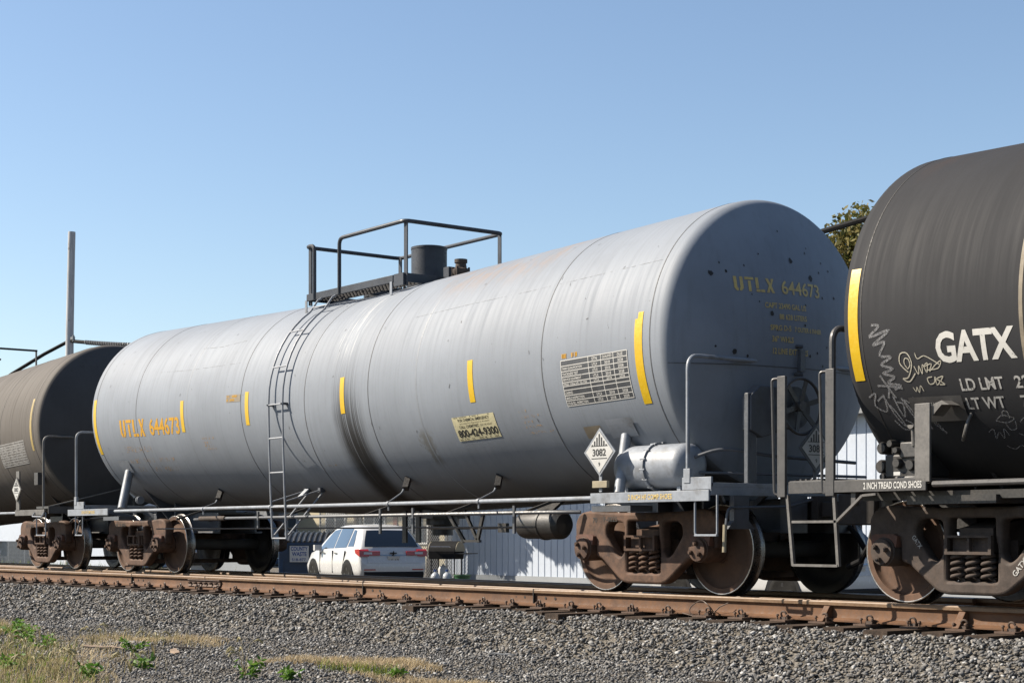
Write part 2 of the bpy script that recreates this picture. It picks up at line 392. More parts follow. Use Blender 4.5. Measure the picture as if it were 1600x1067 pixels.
# ------------------------------------------------------------------ ground and track
YR = -.755                                   # running rail, near side
def off(x):
    t = 8.6 - np.asarray(x, float); return .082 + .0475 * (np.sqrt(t * t + 3.0) + t) / 2
def yfront(x): return YR - off(x)
_gp = rng.uniform(0, 6.28, 12)
def gz(x, y):
    x = np.asarray(x, float); y = np.asarray(y, float)
    yf = yfront(np.clip(x, -30, 20)); d = (yf - .62) - y
    wob = .02 * np.sin(1.7 * x + _gp[0]) * np.sin(1.1 * y + _gp[1]) + .012 * np.sin(4.1 * x + _gp[2] + y) + .008 * np.sin(7.3 * y + 3 * x + _gp[3])
    near = -.252 - .36 * np.clip(d - .08, 0, .9) - .015 * np.clip(d - 1.0, 0, 8) + wob * np.clip(d * 2, 0.2, 1)
    far = -.25 - .32 * np.clip(y - 2.0, 0, 1.65) + wob * np.clip((y - 1.5), 0, 1)
    return np.where(y < 0.6, near, far)
def make_ground():
    xs = np.unique(np.concatenate([np.array([-3000, -1200, -500, -250, -140, -90, -60]), np.arange(-45, 20, .33), np.array([22, 26, 32, 45, 80, 200, 600, 1500, 3000])]))
    ys = np.unique(np.concatenate([np.array([-3000, -1000, -300, -100, -40, -22, -14]), np.arange(-10, -5, .5), np.arange(-5, 4.5, .16), np.array([5, 6, 8, 11, 15, 20, 30, 50, 90, 200, 600, 1500, 3000])]))
    X, Y = np.meshgrid(xs, ys, indexing='ij'); Z = gz(X, Y) - .02
    V = np.stack([X, Y, Z], -1).reshape(-1, 3); a, b = X.shape
    I = np.arange(a * b).reshape(a, b); F = np.stack([I[:-1, :-1], I[1:, :-1], I[1:, 1:], I[:-1, 1:]], -1).reshape(-1, 4)
    me = bpy.data.meshes.new('ground'); me.from_pydata(V.tolist(), [], F.tolist()); me.materials.append(MAT['gravel_ground'])
    me.polygons.foreach_set('use_smooth', [True] * len(me.polygons))
    o = link('ground', me); o['kind'] = 'structure'
make_ground()

def stone_shapes(k, n=10):
    out = []
    for i in range(k):
        bm = bmesh.new()
        for _ in range(n):
            p = Vector(rng.normal(size=3)).normalized() * rng.uniform(.75, 1.1); bm.verts.new((p.x, p.y * .85, p.z * .62))
        r = bmesh.ops.convex_hull(bm, input=bm.verts[:]); bmesh.ops.delete(bm, geom=list({e for e in r['geom_interior'] + r['geom_unused'] if isinstance(e, bmesh.types.BMVert)}), context='VERTS')
        bm.verts.index_update(); bmesh.ops.triangulate(bm, faces=bm.faces[:])
        out.append((np.array([v.co[:] for v in bm.verts]), np.array([[v.index for v in f.verts] for f in bm.faces]))); bm.free()
    return out
def rotmats(n):
    q = rng.normal(size=(n, 4)); q[:, 1:3] *= .55; q /= np.linalg.norm(q, axis=1)[:, None]; a, b, c, d = q.T
    return np.stack([1 - 2 * (c * c + d * d), 2 * (b * c - a * d), 2 * (b * d + a * c), 2 * (b * c + a * d), 1 - 2 * (b * b + d * d), 2 * (c * d - a * b), 2 * (b * d - a * c), 2 * (c * d + a * b), 1 - 2 * (b * b + c * c)], -1).reshape(n, 3, 3)
def scatter(name, P, S, shapes, mat):
    n = len(P); pick = rng.integers(0, len(shapes), n); Rm = rotmats(n); V = []; F = []; base = 0
    for i, (sv, sf) in enumerate(shapes):
        ix = np.where(pick == i)[0]
        if not len(ix): continue
        vv = np.einsum('nij,vj->nvi', Rm[ix], sv) * S[ix][:, None, None] * np.array([1, 1, .82]) + P[ix][:, None, :]
        V.append(vv.reshape(-1, 3)); F.append((sf[None] + (base + np.arange(len(ix)) * len(sv))[:, None, None]).reshape(-1, 3)); base += len(ix) * len(sv)
    V = np.concatenate(V); F = np.concatenate(F)
    me = bpy.data.meshes.new(name); me.vertices.add(len(V)); me.vertices.foreach_set('co', V.ravel().astype(np.float32))
    me.loops.add(F.size); me.loops.foreach_set('vertex_index', F.ravel().astype(np.int32))
    me.polygons.add(len(F)); me.polygons.foreach_set('loop_start', np.arange(0, F.size, 3, dtype=np.int32)); me.polygons.foreach_set('loop_total', np.full(len(F), 3, np.int32))
    me.materials.append(MAT[mat]); me.update(calc_edges=True); me.validate(); return me
def make_ballast():
    P = []; S = []
    for (x0, x1, dens, s0, s1) in ((2.5, 15, 820, .011, .046), (-5, 2.5, 600, .014, .050), (-14, -5, 400, .019, .056), (-34, -14, 150, .03, .07)):
        n = int((x1 - x0) * 5.2 * dens); x = rng.uniform(x0, x1, n); y = -.95 - 5.2 * rng.uniform(0, 1, n) ** 1.15
        yf = yfront(x); keep = y < yf - .10; x, y = x[keep], y[keep]
        s = s0 + (s1 - s0) * rng.beta(1.4, 2.6, len(x)); d = (yfront(x) - .62) - y
        s *= np.where(d > 1.35, .72, 1.0)          # finer stone beyond the toe of the bank
        z = gz(x, y) + s * rng.uniform(-.15, .55, len(x)); z = np.where(d < 0, np.minimum(z, -.246 + s * .35), z)
        P.append(np.stack([x, y, z], -1)); S.append(s)
    # finer gravel further out
    n = 26000; x = rng.uniform(-7, 12, n); y = -6.0 - 3.6 * rng.uniform(0, 1, n) ** 1.3; s = .009 + .022 * rng.beta(1.5, 3, n); P.append(np.stack([x, y, gz(x, y) + s * .2], -1)); S.append(s)
    # the far shoulder, glimpsed between the wheels
    n = 5200; x = rng.uniform(-30, 14, n); y = rng.uniform(.95, 3.6, n); s = rng.uniform(.03, .06, n); P.append(np.stack([x, y, gz(x, y) + s * .3], -1)); S.append(s)
    me = scatter('ballast_stones', np.concatenate(P), np.concatenate(S), stone_shapes(14), 'ballast_stone')
    tag(link('ballast_stones', me), 'grey brown crushed stone ballast banked up to the track', 'ballast', kind='stuff')
make_ballast()

track = thing('railway_track', 'rusty railway track with wooden ties and clips carrying the tank cars', 'railway track', (0, 0, -.6))
TZ = .6
RP = [(-.076, -.186), (.076, -.186), (.076, -.172), (.02, -.152), (.009, -.125), (.009, -.065), (.020, -.046), (.0355, -.040), (.0375, -.012), (.030, -.002), (.018, .0), (-.018, .0), (-.030, -.002), (-.0375, -.012), (-.0355, -.040), (-.020, -.046), (-.009, -.065), (-.009, -.125), (-.02, -.152), (-.076, -.172)]
def rail(fy, x0, x1, step, mats, shine):
    mb = MB(); xs = np.arange(x0, x1 + .01, step); n = len(RP); vs = []
    for x in xs:
        y = float(fy(x)); vs += [(x, y + p[0], p[1] + TZ) for p in RP]
    mb.v = vs
    for i in range(len(xs) - 1):
        for k in range(n):
            mb.f.append((i * n + k, i * n + (k + 1) % n, (i + 1) * n + (k + 1) % n, (i + 1) * n + k))
            mb.mi.append(2 if k in shine else (1 if 6 <= k <= 13 else 0))
    mb.f += [tuple(range(n)), tuple((len(xs) - 1) * n + k for k in range(n))]; mb.mi += [0, 0]
    return link('rail', mb.mesh('rail', mats, 30), track)
mats3 = ['rail_rust', 'rail_head', 'rail_shine']
tag(rail(yfront, -60, 30, 1.0, mats3, ()), 'rusty brown rail nearest the viewer')
rail(lambda x: YR, -90, 30, 3.0, mats3, (10,))
rail(lambda x: -YR, -90, 30, 3.0, mats3, (10,))
rail(lambda x: yfront(x) + 1.51 + .0, -60, 9.0, 1.0, mats3, (10,))
# ties with a plate, two spikes and a spring clip at the near rail
tie_me = [MB().box((0, 0, 0), (.22 + .02 * k, 1.0, .17)).mesh('tie', 'tie_wood', 0) for k in range(3)]
pl = MB().b2((-.10, -.19, -.205), (.10, .12, -.1885))
for sx, sy in ((-.055, -.135), (.06, -.12)):
    pl.cyl((sx, sy, -.19), (sx, sy, -.155), .009, 8); pl.lathe([(.0, -.135), (.014, -.14), (.018, -.155), (.0, -.157)], (sx, sy, 0), n=8)
plate_me = pl.mesh('tie_plate', 'plate_rust', 35)
cl = MB(); pts = []
for k in range(15):
    a = R_(-35 + 250 * k / 14); pts.append((.0 + .030 * math.cos(a), -.095 - .01 * math.sin(a * .7), -.140 + .026 * math.sin(a)))
cl.tube([(.055, -.06, -.165)] + pts + [(-.05, -.075, -.168)], .0095, 7); cl.box((0, -.088, -.176), (.075, .05, .024))
clip_me = cl.mesh('rail_clip', 'clip_rust', 40)
x = -40.0; i = 0
while x < 15.5:
    yf = float(yfront(x)); sk = random.uniform(-.012, .012)
    y0 = yf - random.choice((.36, .40, .46, .52, .60, .72)) - random.uniform(0, .08); y1 = 1.42
    o = link('tie', tie_me[i % 3], track, (x, (y0 + y1) / 2, TZ - .2925 + random.uniform(-.004, .002)), (0, 0, sk)); o.scale = (1, y1 - y0, 1)
    p = link('tie_plate', plate_me, track, (x + random.uniform(-.015, .015), yf, TZ)); p.rotation_euler = (0, 0, random.uniform(-.03, .03))
    q = link('rail_clip', clip_me, track, (x + random.uniform(-.03, .03), yf - .002, TZ), (0, 0, random.uniform(-.12, .12)))
    if random.random() < .5: q.scale = (-1, 1, 1)
    x += .505 + random.uniform(-.03, .03); i += 1
# joint bar, joint gaps, bolt holes, rail braces and a bond wire on the near rail
def joint_bar(x):
    y = float(yfront(x)); m = MB(); m.prism([(-.047, -.150), (-.016, -.135), (-.016, -.06), (-.044, -.047), (-.050, -.055), (-.030, -.075), (-.030, -.118), (-.055, -.142)], -.46, .46, 'x')
    for k in range(6):
        bx = -.38 + .152 * k; m.cyl((bx, -.028, -.096), (bx, -.068, -.096), .017, 6); m.cyl((bx, -.03, -.096), (bx, -.088, -.096), .009, 6)
    o = part('joint_bar', m, 'plate_rust', track, loc=(x, y, TZ)); o.rotation_euler = (0, 0, math.atan2(float(yfront(x + .5) - yfront(x - .5)), 1))
joint_bar(-3.03)
for x in (-3.0, 1.02, 4.35, -5.3):
    y = float(yfront(x)); m = MB().box((0, 0, -.085), (.011, .0795, .174)); part('rail_gap', m, 'grease', track, loc=(x, y, TZ))
    for k in (-.34, -.18, .18, .34):
        h = MB().cyl((k, -.0088, -.095), (k, -.0115, -.095), .016, 10); part('bolt_hole', h, 'grease', track, loc=(x, y + .0475 * k * .8, TZ))
for x in (8.55, 10.05, 11.6):
    y = float(yfront(x)); m = MB().prism([(-.15, -.186), (-.012, -.186), (-.012, -.05), (-.05, -.046), (-.115, -.14)], -.035, .035, 'x'); part('rail_brace', m, 'rail_rust', track, bevel=.004, loc=(x, y - .001, TZ))
wx = 7.02; wy = float(yfront(wx)); pts = [(wx + .16 * math.cos(a) * (1 - .15 * k / 24), wy - .13 - .03 * math.sin(2.2 * a), TZ - .13 + .085 * math.sin(a)) for k, a in enumerate(np.linspace(-.6, 4.4, 25))]
part('bond_wire', MB().tube([(wx + .3, wy - .05, TZ - .06), (wx + .22, wy - .09, TZ - .1)] + pts + [(wx - .3, wy - .1, TZ - .18)], .0055, 6), 'clip_rust', track)

# ------------------------------------------------------------------ trucks (shared meshes)
def curve_mesh(name, outer, holes, depth, bev, mat):
    cu = bpy.data.curves.new(name, 'CURVE'); cu.dimensions = '2D'; cu.fill_mode = 'BOTH'; cu.extrude = depth / 2 - bev; cu.bevel_depth = bev; cu.bevel_resolution = 2; cu.offset = -bev
    for pl_ in [outer] + holes:
        sp = cu.splines.new('POLY'); sp.points.add(len(pl_) - 1); sp.use_cyclic_u = True
        for p, q in zip(sp.points, pl_): p.co = (q[0], q[1], 0, 1)
    ob = bpy.data.objects.new('tmp', cu); C.objects.link(ob); me = bpy.data.meshes.new_from_object(ob)
    bpy.data.objects.remove(ob); bpy.data.curves.remove(cu)
    me.transform(Matrix.Rotation(R_(90), 4, 'X')); me.name = name; me.materials.clear(); me.materials.append(MAT[mat])
    me.polygons.foreach_set('use_smooth', [True] * len(me.polygons)); me.set_sharp_from_angle(angle=R_(40)); return me
def rounded(pl_, r, n=3):
    P = [Vector((p[0], p[1], 0)) for p in pl_]; out = []
    for i in range(len(P)):
        a = P[i - 1] - P[i]; b = P[(i + 1) % len(P)] - P[i]; rr = min(r, a.length * .45, b.length * .45); p0 = P[i] + a.normalized() * rr; p1 = P[i] + b.normalized() * rr
        for k in range(n + 1):
            t = k / n; q = p0 * (1 - t) ** 2 + P[i] * 2 * t * (1 - t) + p1 * t * t; out.append((q.x, q.y))
    return out
half = [(.30, .835), (.62, .845), (.86, .865), (1.02, .84), (1.095, .75), (1.095, .60), (1.075, .47), (1.035, .47), (1.03, .565), (.75, .565), (.745, .37), (.665, .355), (.36, .125), (.27, .10)]
outer = rounded([(p[0], p[1]) for p in half] + [(-p[0], p[1]) for p in half[::-1]], .045)
win = [(.30, .73), (.50, .745), (.575, .70), (.59, .60), (.44, .41), (.36, .365), (.30, .43)]
hole_r = rounded(win, .05); hole_l = rounded([(-p[0], p[1]) for p in win][::-1], .05)
cen = rounded([(-.23, .745), (.23, .745), (.235, .56), (.26, .50), (.255, .215), (-.255, .215), (-.26, .50), (-.235, .56)], .02)
TR = {}
def truck_kit(cast):
    k = {}
    k['side_frame'] = curve_mesh('side_frame', outer, [hole_r, hole_l, cen], .13, .028, cast)
    m = MB(); m.prism([(-1.0, .52), (1.0, .52), (1.0, .66), (.55, .74), (-.55, .74), (-1.0, .66)], -.17, .17, 'x')      # bolster across the truck
    m.cyl((0, 0, .70), (0, 0, .80), .20, 20)
    m.b2((-.30, -.86, .15), (.30, .86, .21))
    for s in (-1, 1): m.b2((-.30, s * .835 - .01, .2), (.30, s * .835 + .01, .56)); m.b2((-.235, s * 1.10 - .02, .44), (.235, s * 1.10 + .02, .465)); m.b2((-.235, s * 1.10 - .02, .58), (.235, s * 1.10 + .02, .60)); m.b2((-.235, s * 1.10 - .02, .465), (-.205, s * 1.10 + .02, .58)); m.b2((.205, s * 1.10 - .02, .465), (.235, s * 1.10 + .02, .58)); m.b2((-.012, s * 1.09 - .02, .465), (.012, s * 1.09 + .02, .58)); m.b2((-.2, s * .90 - .15, .46), (.2, s * .90 + .15, .60))  # includes a plate added behind the springs to block light through the coils
    k['truck'] = m.mesh('truck', cast, 30)
    w_ = MB()
    w_.cur = 1; w_.lathe([(.438, .0075), (.444, .006), (.450, .007), (.452, .010)], axis='y', n=56, close=False)
    w_.f = [f for f in w_.f if len(f) == 4]; w_.mi = [1] * len(w_.f)
    def ring(prof, mi):
        t = MB(); t.cur = mi; t.lathe(prof, axis='y', n=56); t.f = [f for f in t.f if len(f) == 4]; w_.add(t.v, t.f); w_.mi[-len(t.f):] = [mi] * len(t.f)
    ring([(.452, .010), (.456, .03), (.459, .095), (.468, .105), (.485, .118), (.484, .135), (.470, .146)], 3)
    ring([(.470, .146), (.40, .146), (.375, .13), (.30, .095), (.20, .12), (.14, .175), (.085, .18)], 2)
    ring([(.438, .0075), (.388, .010), (.380, .030), (.37, .052), (.34, .068), (.26, .050), (.18, .028), (.135, .010), (.13, -.02), (.085, -.022)], 0)
    k['wheel'] = w_.mesh('wheel', ['wheel_rust', 'steel', 'wheel_dark', 'tread'], 50)
    k['axle'] = MB().lathe([(.07, -1.08), (.075, -.84), (.10, -.80), (.10, -.62), (.085, -.55), (.082, 0), (.085, .55), (.10, .62), (.10, .80), (.075, .84), (.07, 1.08)], axis='y', n=18).mesh('axle', 'under_dirt', 40)
    m = MB(); m.lathe([(.085, .17), (.125, .16), (.130, .0), (.126, -.10), (.115, -.105), (.112, -.135), (.05, -.145), (.0, -.145)], axis='y', n=24)
    for j in range(3):
        a = R_(90 + 120 * j); cx, cz = .066 * math.cos(a), .066 * math.sin(a)
        m.cyl((cx, -.138, cz), (cx, -.175, cz), .024, 6); m.cyl((cx, -.17, cz), (cx, -.183, cz), .014, 8)
    k['bearing'] = m.mesh('bearing', cast, 35)
    k['bearing_adapter'] = MB().prism([(-.13, .04), (.13, .04), (.145, .135), (.10, .155), (-.10, .155), (-.145, .135)], -.11, .10).mesh('bearing_adapter', 'rust_red', 30)
    h = MB(); N = 4 * 12; h.tube([(.052 * math.cos(2 * math.pi * t / 12), .052 * math.sin(2 * math.pi * t / 12), .222 + (.215) * t / N) for t in range(N + 1)], .0165, 7)
    k['spring'] = h.mesh('spring', cast, 60)
    m = MB(); m.bar((0, -.62, .40), (0, .62, .40), .10, .07); m.bar((.0, -.5, .40), (.16, 0, .42), .05, .05); m.bar((.0, .5, .40), (.16, 0, .42), .05, .05)
    for s in (-1, 1):
        m.prism([(-.05 - .06, .22), (-.02, .20), (.05, .40), (.0, .60), (-.06, .58), (-.03, .40)], s * .77 - .045, s * .77 + .045)
    k['brake_beam'] = m.mesh('brake_beam', 'under_dirt', 30)
    return k
TR['rust'] = truck_kit('rust_cast'); TR['dark'] = truck_kit('dark_cast')
def add_truck(car, x, kit):
    k = TR[kit]; t = link('truck', k['truck'], car, (x, 0, 0))
    for s in (-1, 1):
        o = link('side_frame', k['side_frame'], t, (0, s * 1.0, 0), None)
        for wx_ in (-.889, .889):
            o = link('wheel', k['wheel'], t, (wx_, s * .825, .457), (0, random.uniform(0, 6), 0 if s < 0 else 0))
            if s > 0: o.rotation_euler = (0, random.uniform(0, 6), math.pi)
            link('bearing', k['bearing'], t, (wx_, s * 1.02, .457), (0, random.uniform(0, 6), 0 if s < 0 else math.pi))
            link('bearing_adapter', k['bearing_adapter'], t, (wx_, s * 1.0, .457))
        for sx in (-.155, 0, .155): link('spring', k['spring'], t, (sx, s * 1.035, 0))
        for sx in (-.08, .08): link('spring', k['spring'], t, (sx, s * .92, 0))
    for wx_ in (-.889, .889): link('axle', k['axle'], t, (wx_, 0, .457))
    if kit == 'rust':
        surf('cast_lettering', fit_text('70', .075, .055, -.80, .735, .02), lambda u, v: (u, -1.067, v), 'grease', t); surf('cast_lettering', fit_text('F-0025', .22, .05, -.62, .745, .015), lambda u, v: (u, -1.067, v), 'grease', t)
    link('brake_beam', k['brake_beam'], t, (-.38, 0, 0)); link('brake_beam', k['brake_beam'], t, (.38, 0, 0), (0, 0, math.pi))
    return t

# ------------------------------------------------------------------ tank cars
def head_prof(R, Rc=2.9, rk=.14, fl=.125):
    al = math.asin((R - rk) / (Rc - rk)); h = Rc - math.sqrt((Rc - rk) ** 2 - (R - rk) ** 2)
    return [(fl + rk * math.sin(t), R - rk + rk * math.cos(t)) for t in np.linspace(0, math.pi / 2 - al, 10)] + [(fl + h - Rc + Rc * math.cos(t), Rc * math.sin(t)) for t in np.linspace(al, 0, 16)[1:]]
class Car:
    def __init__(s, X, R, z0, k, half_len, shell, label):
        s.X, s.R, s.z0, s.k, s.H = X, R, z0, k, half_len
        hp = head_prof(R); s.hx = [p[0] for p in hp]; s.hr = [-p[1] for p in hp]
        s.o = thing('tank_car', label, 'tank car', (X, 0, 0), 0, 'tank cars coupled in the train')
        NA = 112; rows = []
        ys = list(np.arange(-half_len, half_len + 1e-6, half_len / 30))
        for x in ys: rows.append((x, R))
        hd = [(half_len + x, r) for x, r in head_prof(R)]
        rows = [(-x, r) for x, r in hd[::-1]] + rows + hd
        V = []; UV = []
        for x, r in rows:
            zc = s.zax(x)
            for j in range(NA + 1):
                b = -math.pi * 1.0 + 2 * math.pi * j / NA      # angle up from the near side
                V.append((x, -r * math.cos(b), zc + r * math.sin(b))); UV.append((x, b * R))
        F = [(i * (NA + 1) + j, (i + 1) * (NA + 1) + j, (i + 1) * (NA + 1) + j + 1, i * (NA + 1) + j + 1) for i in range(len(rows) - 1) for j in range(NA)]
        me = bpy.data.meshes.new('tank'); me.from_pydata(V, [], F); ul = me.uv_layers.new(name='UVMap')
        li = np.empty(len(me.loops), np.int32); me.loops.foreach_get('vertex_index', li); ul.data.foreach_set('uv', np.array(UV, np.float32)[li].ravel())
        bm = bmesh.new(); bm.from_mesh(me); bmesh.ops.remove_doubles(bm, verts=bm.verts[:], dist=1e-4); bmesh.ops.recalc_face_normals(bm, faces=bm.faces[:]); bm.to_mesh(me); bm.free()
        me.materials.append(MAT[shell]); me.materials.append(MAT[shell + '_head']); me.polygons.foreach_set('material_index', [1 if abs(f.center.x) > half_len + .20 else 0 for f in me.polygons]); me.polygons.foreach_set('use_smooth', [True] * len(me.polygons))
        s.tank = link('tank', me, s.o)
    def zax(s, x): return s.z0 + s.k * min(abs(x), s.H)
    def on(s, d=.003):
        def f(x, y):
            b = y / s.R; r = s.R + d; return (x, -r * math.cos(b), s.zax(x) + r * math.sin(b))
        return f
    def head(s, side=1, d=.004):
        def f(y, z):
            q = math.hypot(y, z - s.zax(s.H)); return (side * (s.H + d + float(np.interp(-q, s.hr, s.hx))), side * y, z)
        return f
    def seam(s, x, w_=.012, mat='seam_line', proud=.0025):
        n = 112; zc = s.zax(x); V = []; r = s.R + proud
        for xx in (x - w_ / 2, x + w_ / 2):
            for j in range(n):
                b = 2 * math.pi * j / n; V.append((xx, -r * math.cos(b), zc + r * math.sin(b)))
        for xx in (x - w_ / 2, x + w_ / 2):
            for j in range(n):
                b = 2 * math.pi * j / n; V.append((xx, -(s.R - .02) * math.cos(b), zc + (s.R - .02) * math.sin(b)))
        F = []
        for j in range(n):
            k = (j + 1) % n; F += [(j, k, n + k, n + j), (j, 2 * n + j, 2 * n + k, k), (n + j, n + k, 3 * n + k, 3 * n + j)]
        m = MB(); m.add(V, F); return part('jacket_seam', m, mat, s.tank, smooth=40)
    def stripe(s, x, w_, b0, b1, mat='yellow_tape', name='reflector_stripe'):
        return surf(name, rect(x - w_ / 2, s.R * R_(b0), x + w_ / 2, s.R * R_(b1)), s.on(.0035), mat, s.tank, .03)
simple('seam_line', (.12, .125, .135), .7, var=.3)
simple('seam_faint', (.30, .33, .375), .6, var=.1)
simple('seam_dark', (.03, .028, .027), .7, var=.3)

def saddle(car, x, mat, hole=True):
    R, zc = car.R, car.zax(x); P = []
    for b in np.linspace(R_(-33), R_(-147), 25): P.append((-(R - .01) * math.cos(b), zc + (R - .01) * math.sin(b)))
    P += [(.45, .80), (.40, .62), (-.40, .62), (-.45, .80)]
    m = MB(); m.prism(P, x - .02, x + .02, 'x')
    m.b2((x - .16, -.9, .80), (x + .16, .9, .84))
    for s in (-.35, .35): m.b2((x + s - .012, -.55, .70), (x + s + .012, .55, zc - R + .12))
    o = part('saddle_plate', m, mat, car.o)
    if hole:
        for sx in (-1, 1): part('round_boss', MB().cyl((x + sx * .021, -1.0, 1.17), (x + sx * .032, -1.0, 1.17), .065, 20), 'grey_paint', o)
def draft(car, sgn, mat):
    m = MB(); a, b = sgn * 4.7, sgn * 7.62
    m.b2((min(a, b), -.34, .64), (max(a, b), -.30, .96)); m.b2((min(a, b), .30, .64), (max(a, b), .34, .96)); m.b2((min(a, b), -.30, .93), (max(a, b), .30, .965)); m.b2((min(a, b), -.44, .63), (max(a, b), -.30, .66)); m.b2((min(a, b), .30, .63), (max(a, b), .44, .66))
    m.b2((sgn * 7.50, -.45, .62), (sgn * 7.64, -.2, 1.0)); m.b2((sgn * 7.50, .2, .62), (sgn * 7.64, .45, 1.0))
    part('draft_sill', m, mat, car.o, bevel=.006)
    c = MB(); c.b2((sgn * 7.4, -.08, .78), (sgn * 8.02, .08, .93)); c.b2((sgn * 7.62, -.14, .72), (sgn * 7.72, .14, .99))
    c.prism([(sgn * 7.98, -.14), (sgn * 8.10, -.19), (sgn * 8.24, -.16), (sgn * 8.27, -.05), (sgn * 8.15, -.02), (sgn * 8.12, .06), (sgn * 8.22, .14), (sgn * 8.20, .21), (sgn * 8.06, .19), (sgn * 7.98, .10)], .70, 1.0, 'z')
    part('coupler', c, 'under_dirt', car.o, bevel=.012)
    h = MB(); h.tube([(sgn * 7.5, .42 * sgn, .78), (sgn * 7.75, .40 * sgn, .60), (sgn * 7.98, .34 * sgn, .36), (sgn * 8.2, .26 * sgn, .30)], .028, 8)
    part('air_hose', h, 'rubber', car.o)
def step(car, x, y, z0, z1, w_, mat, name='sill_step', r=.011):
    p = arc([(x - w_ / 2, y, z0), (x - w_ / 2, y, z1), (x + w_ / 2, y, z1), (x + w_ / 2, y, z0)], .03, 3)
    m = MB(); m.tube(p, r, 6); m.box((x, y, z1), (w_, .03, .014)); return part(name, m, mat, car.o)
def placard(car, x, y, z, mat, face='y', s=.212, number='3082', post=True, dirt='placard_white', sx=1):
    root = MB()
    def T(u, v, d=0):            # u to the right as read, v up, d towards the reader
        return (x + u, y - d, z + v) if face == 'y' else (x + d * sx, y + u * sx, z + v)
    q = s + .035; V = [T(0, q, .010), T(q, 0, .010), T(0, -q, .010), T(-q, 0, .010), T(0, q, -.004), T(q, 0, -.004), T(0, -q, -.004), T(-q, 0, -.004)]
    root.add(V, [(0, 1, 2, 3), (7, 6, 5, 4), (0, 4, 5, 1), (1, 5, 6, 2), (2, 6, 7, 3), (3, 7, 4, 0)])
    if post:
        a, b = T(-.02, -q - .16, .0), T(.02, -q + .04, -.012); root.b2(a, b)
    o = part('placard_holder', root, mat, car.o)
    f = lambda u, v: T(u, v, .014)
    card = surf('placard', ([(0, s), (s, 0), (0, -s), (-s, 0)], [(0, 3, 2, 1)]), f, dirt, o)
    f2 = lambda u, v: T(u, v, .0165)
    bars = []
    for i in range(-3, 4):
        xx = i * .036; top = s - abs(xx) - .022
        bars.append(rect(xx - .0095, .062, xx + .0095, top - .005))
    bars.append(rect(-s * .62, .058, s * .62, .064)); bars.append(rect(-s * .58, -.070, s * .58, -.062))
    surf('stripes', join2(*bars), f2, 'black_ink', card)
    surf('number', join2(fit_text(number, .21, .075, -.105, -.042, .02), fit_text('9', .025, .04, -.0125, -.145, .015)), f2, 'black_ink', card)
    return o
def end_rail(car, x, y0, zlo, zhi, mat, both=True, r=.021):
    p = arc([(x, y0, zlo), (x, y0, zhi), (x, -y0, zhi), (x, -y0, zlo)], .13, 6); part('end_handrail', MB().tube(p, r, 10), mat, car.o)
def reservoir(car, x0, x1, y, z, r, mat):
    m = MB(); L = x1 - x0; prof = [(0, 0), (r * .55, .012), (r * .85, .045), (r * .97, .09), (r, .13), (r, L - .13), (r * .97, L - .09), (r * .85, L - .045), (r * .55, L - .012), (0, L)]
    m.lathe(prof, (x0, y, z), 'x', 32); o = part('air_reservoir', m, mat, car.o, smooth=50)
    b = MB(); xm = (x0 + x1) / 2; b.lathe([(r + .002, -.018), (r + .022, -.018), (r + .022, .018), (r + .002, .018)], (xm, y, z), 'x', 32, close=True)
    for k in range(14):
        a = R_(360 / 14 * k + 8); b.cyl((xm - .035, y + (r + .014) * math.cos(a), z + (r + .014) * math.sin(a)), (xm + .035, y + (r + .014) * math.cos(a), z + (r + .014) * math.sin(a)), .011, 6)
    part('band', b, mat, o)
    for xx in (x0 + .14, x1 - .14): part('bracket', MB().b2((xx - .025, y - .1, 1.0), (xx + .025, y + .35, z - r + .02)), mat, o)

# ---- the grey car
car = Car(0, 1.502, 2.375, .026, 6.75, 'grey_shell', 'light grey tank car with yellow stripes, ladder and top platform, middle of the train')
for x in (-5.21, -1.757, 0.0, 1.558, 5.027, 6.753, -6.753): car.seam(x)
for x in (-3.45, 2.62): car.seam(x, .03, 'seam_faint', .0008)
for x, w_, b0, b1 in ((-6.80, .10, -24.7, 9.9), (-3.6, .10, -13, 4.7), (-1.585, .10, -11.1, 6.5), (.945, .10, -10, 7.5), (3.72, .10, -14.1, 4.1), (6.585, .115, -24.9, 7.9), (6.605, .075, 7.9, 10.4)): car.stripe(x, w_, b0, b1)
SURF = car.on(.003)
def stencil_utlx(x0, y0, w_, h_):
    """U T L X cut as stencil letters, and the six figures"""
    L = []; cw = w_ * .092; g = w_ * .018; st = cw * .34
    x = x0; L += [poly((x, y0 + h_), (x, y0 + h_ * .2), (x + st * .7, y0), (x + cw * .44, y0), (x + cw * .44, y0 + h_ * .17), (x + st, y0 + h_ * .26), (x + st, y0 + h_)), poly((x + cw, y0 + h_), (x + cw - st, y0 + h_), (x + cw - st, y0 + h_ * .26), (x + cw * .56, y0 + h_ * .17), (x + cw * .56, y0), (x + cw - st * .7, y0), (x + cw, y0 + h_ * .2))]
    x += cw + g; L += [rect(x, y0 + h_ * .82, x + cw, y0 + h_), rect(x + cw * .34, y0, x + cw * .66, y0 + h_ * .74)]
    x += cw + g; L += [rect(x, y0 + h_ * .24, x + st, y0 + h_), rect(x, y0, x + cw * .45, y0 + h_ * .18), rect(x + cw * .53, y0, x + cw, y0 + h_ * .18)]
    x += cw + g; L += [poly((x, y0), (x + st, y0), (x + cw * .52, y0 + h_ * .45), (x + cw * .36, y0 + h_ * .56)), poly((x, y0 + h_), (x + st, y0 + h_), (x + cw * .98, y0), (x + cw * .98 - st, y0)), poly((x + cw * .56, y0 + h_ * .62), (x + cw * .66, y0 + h_ * .5), (x + cw, y0 + h_), (x + cw - st, y0 + h_))]
    x += cw + w_ * .082
    return L, x
L, xn = stencil_utlx(-5.84, 1.502 * R_(-14.2), 2.14, .27)
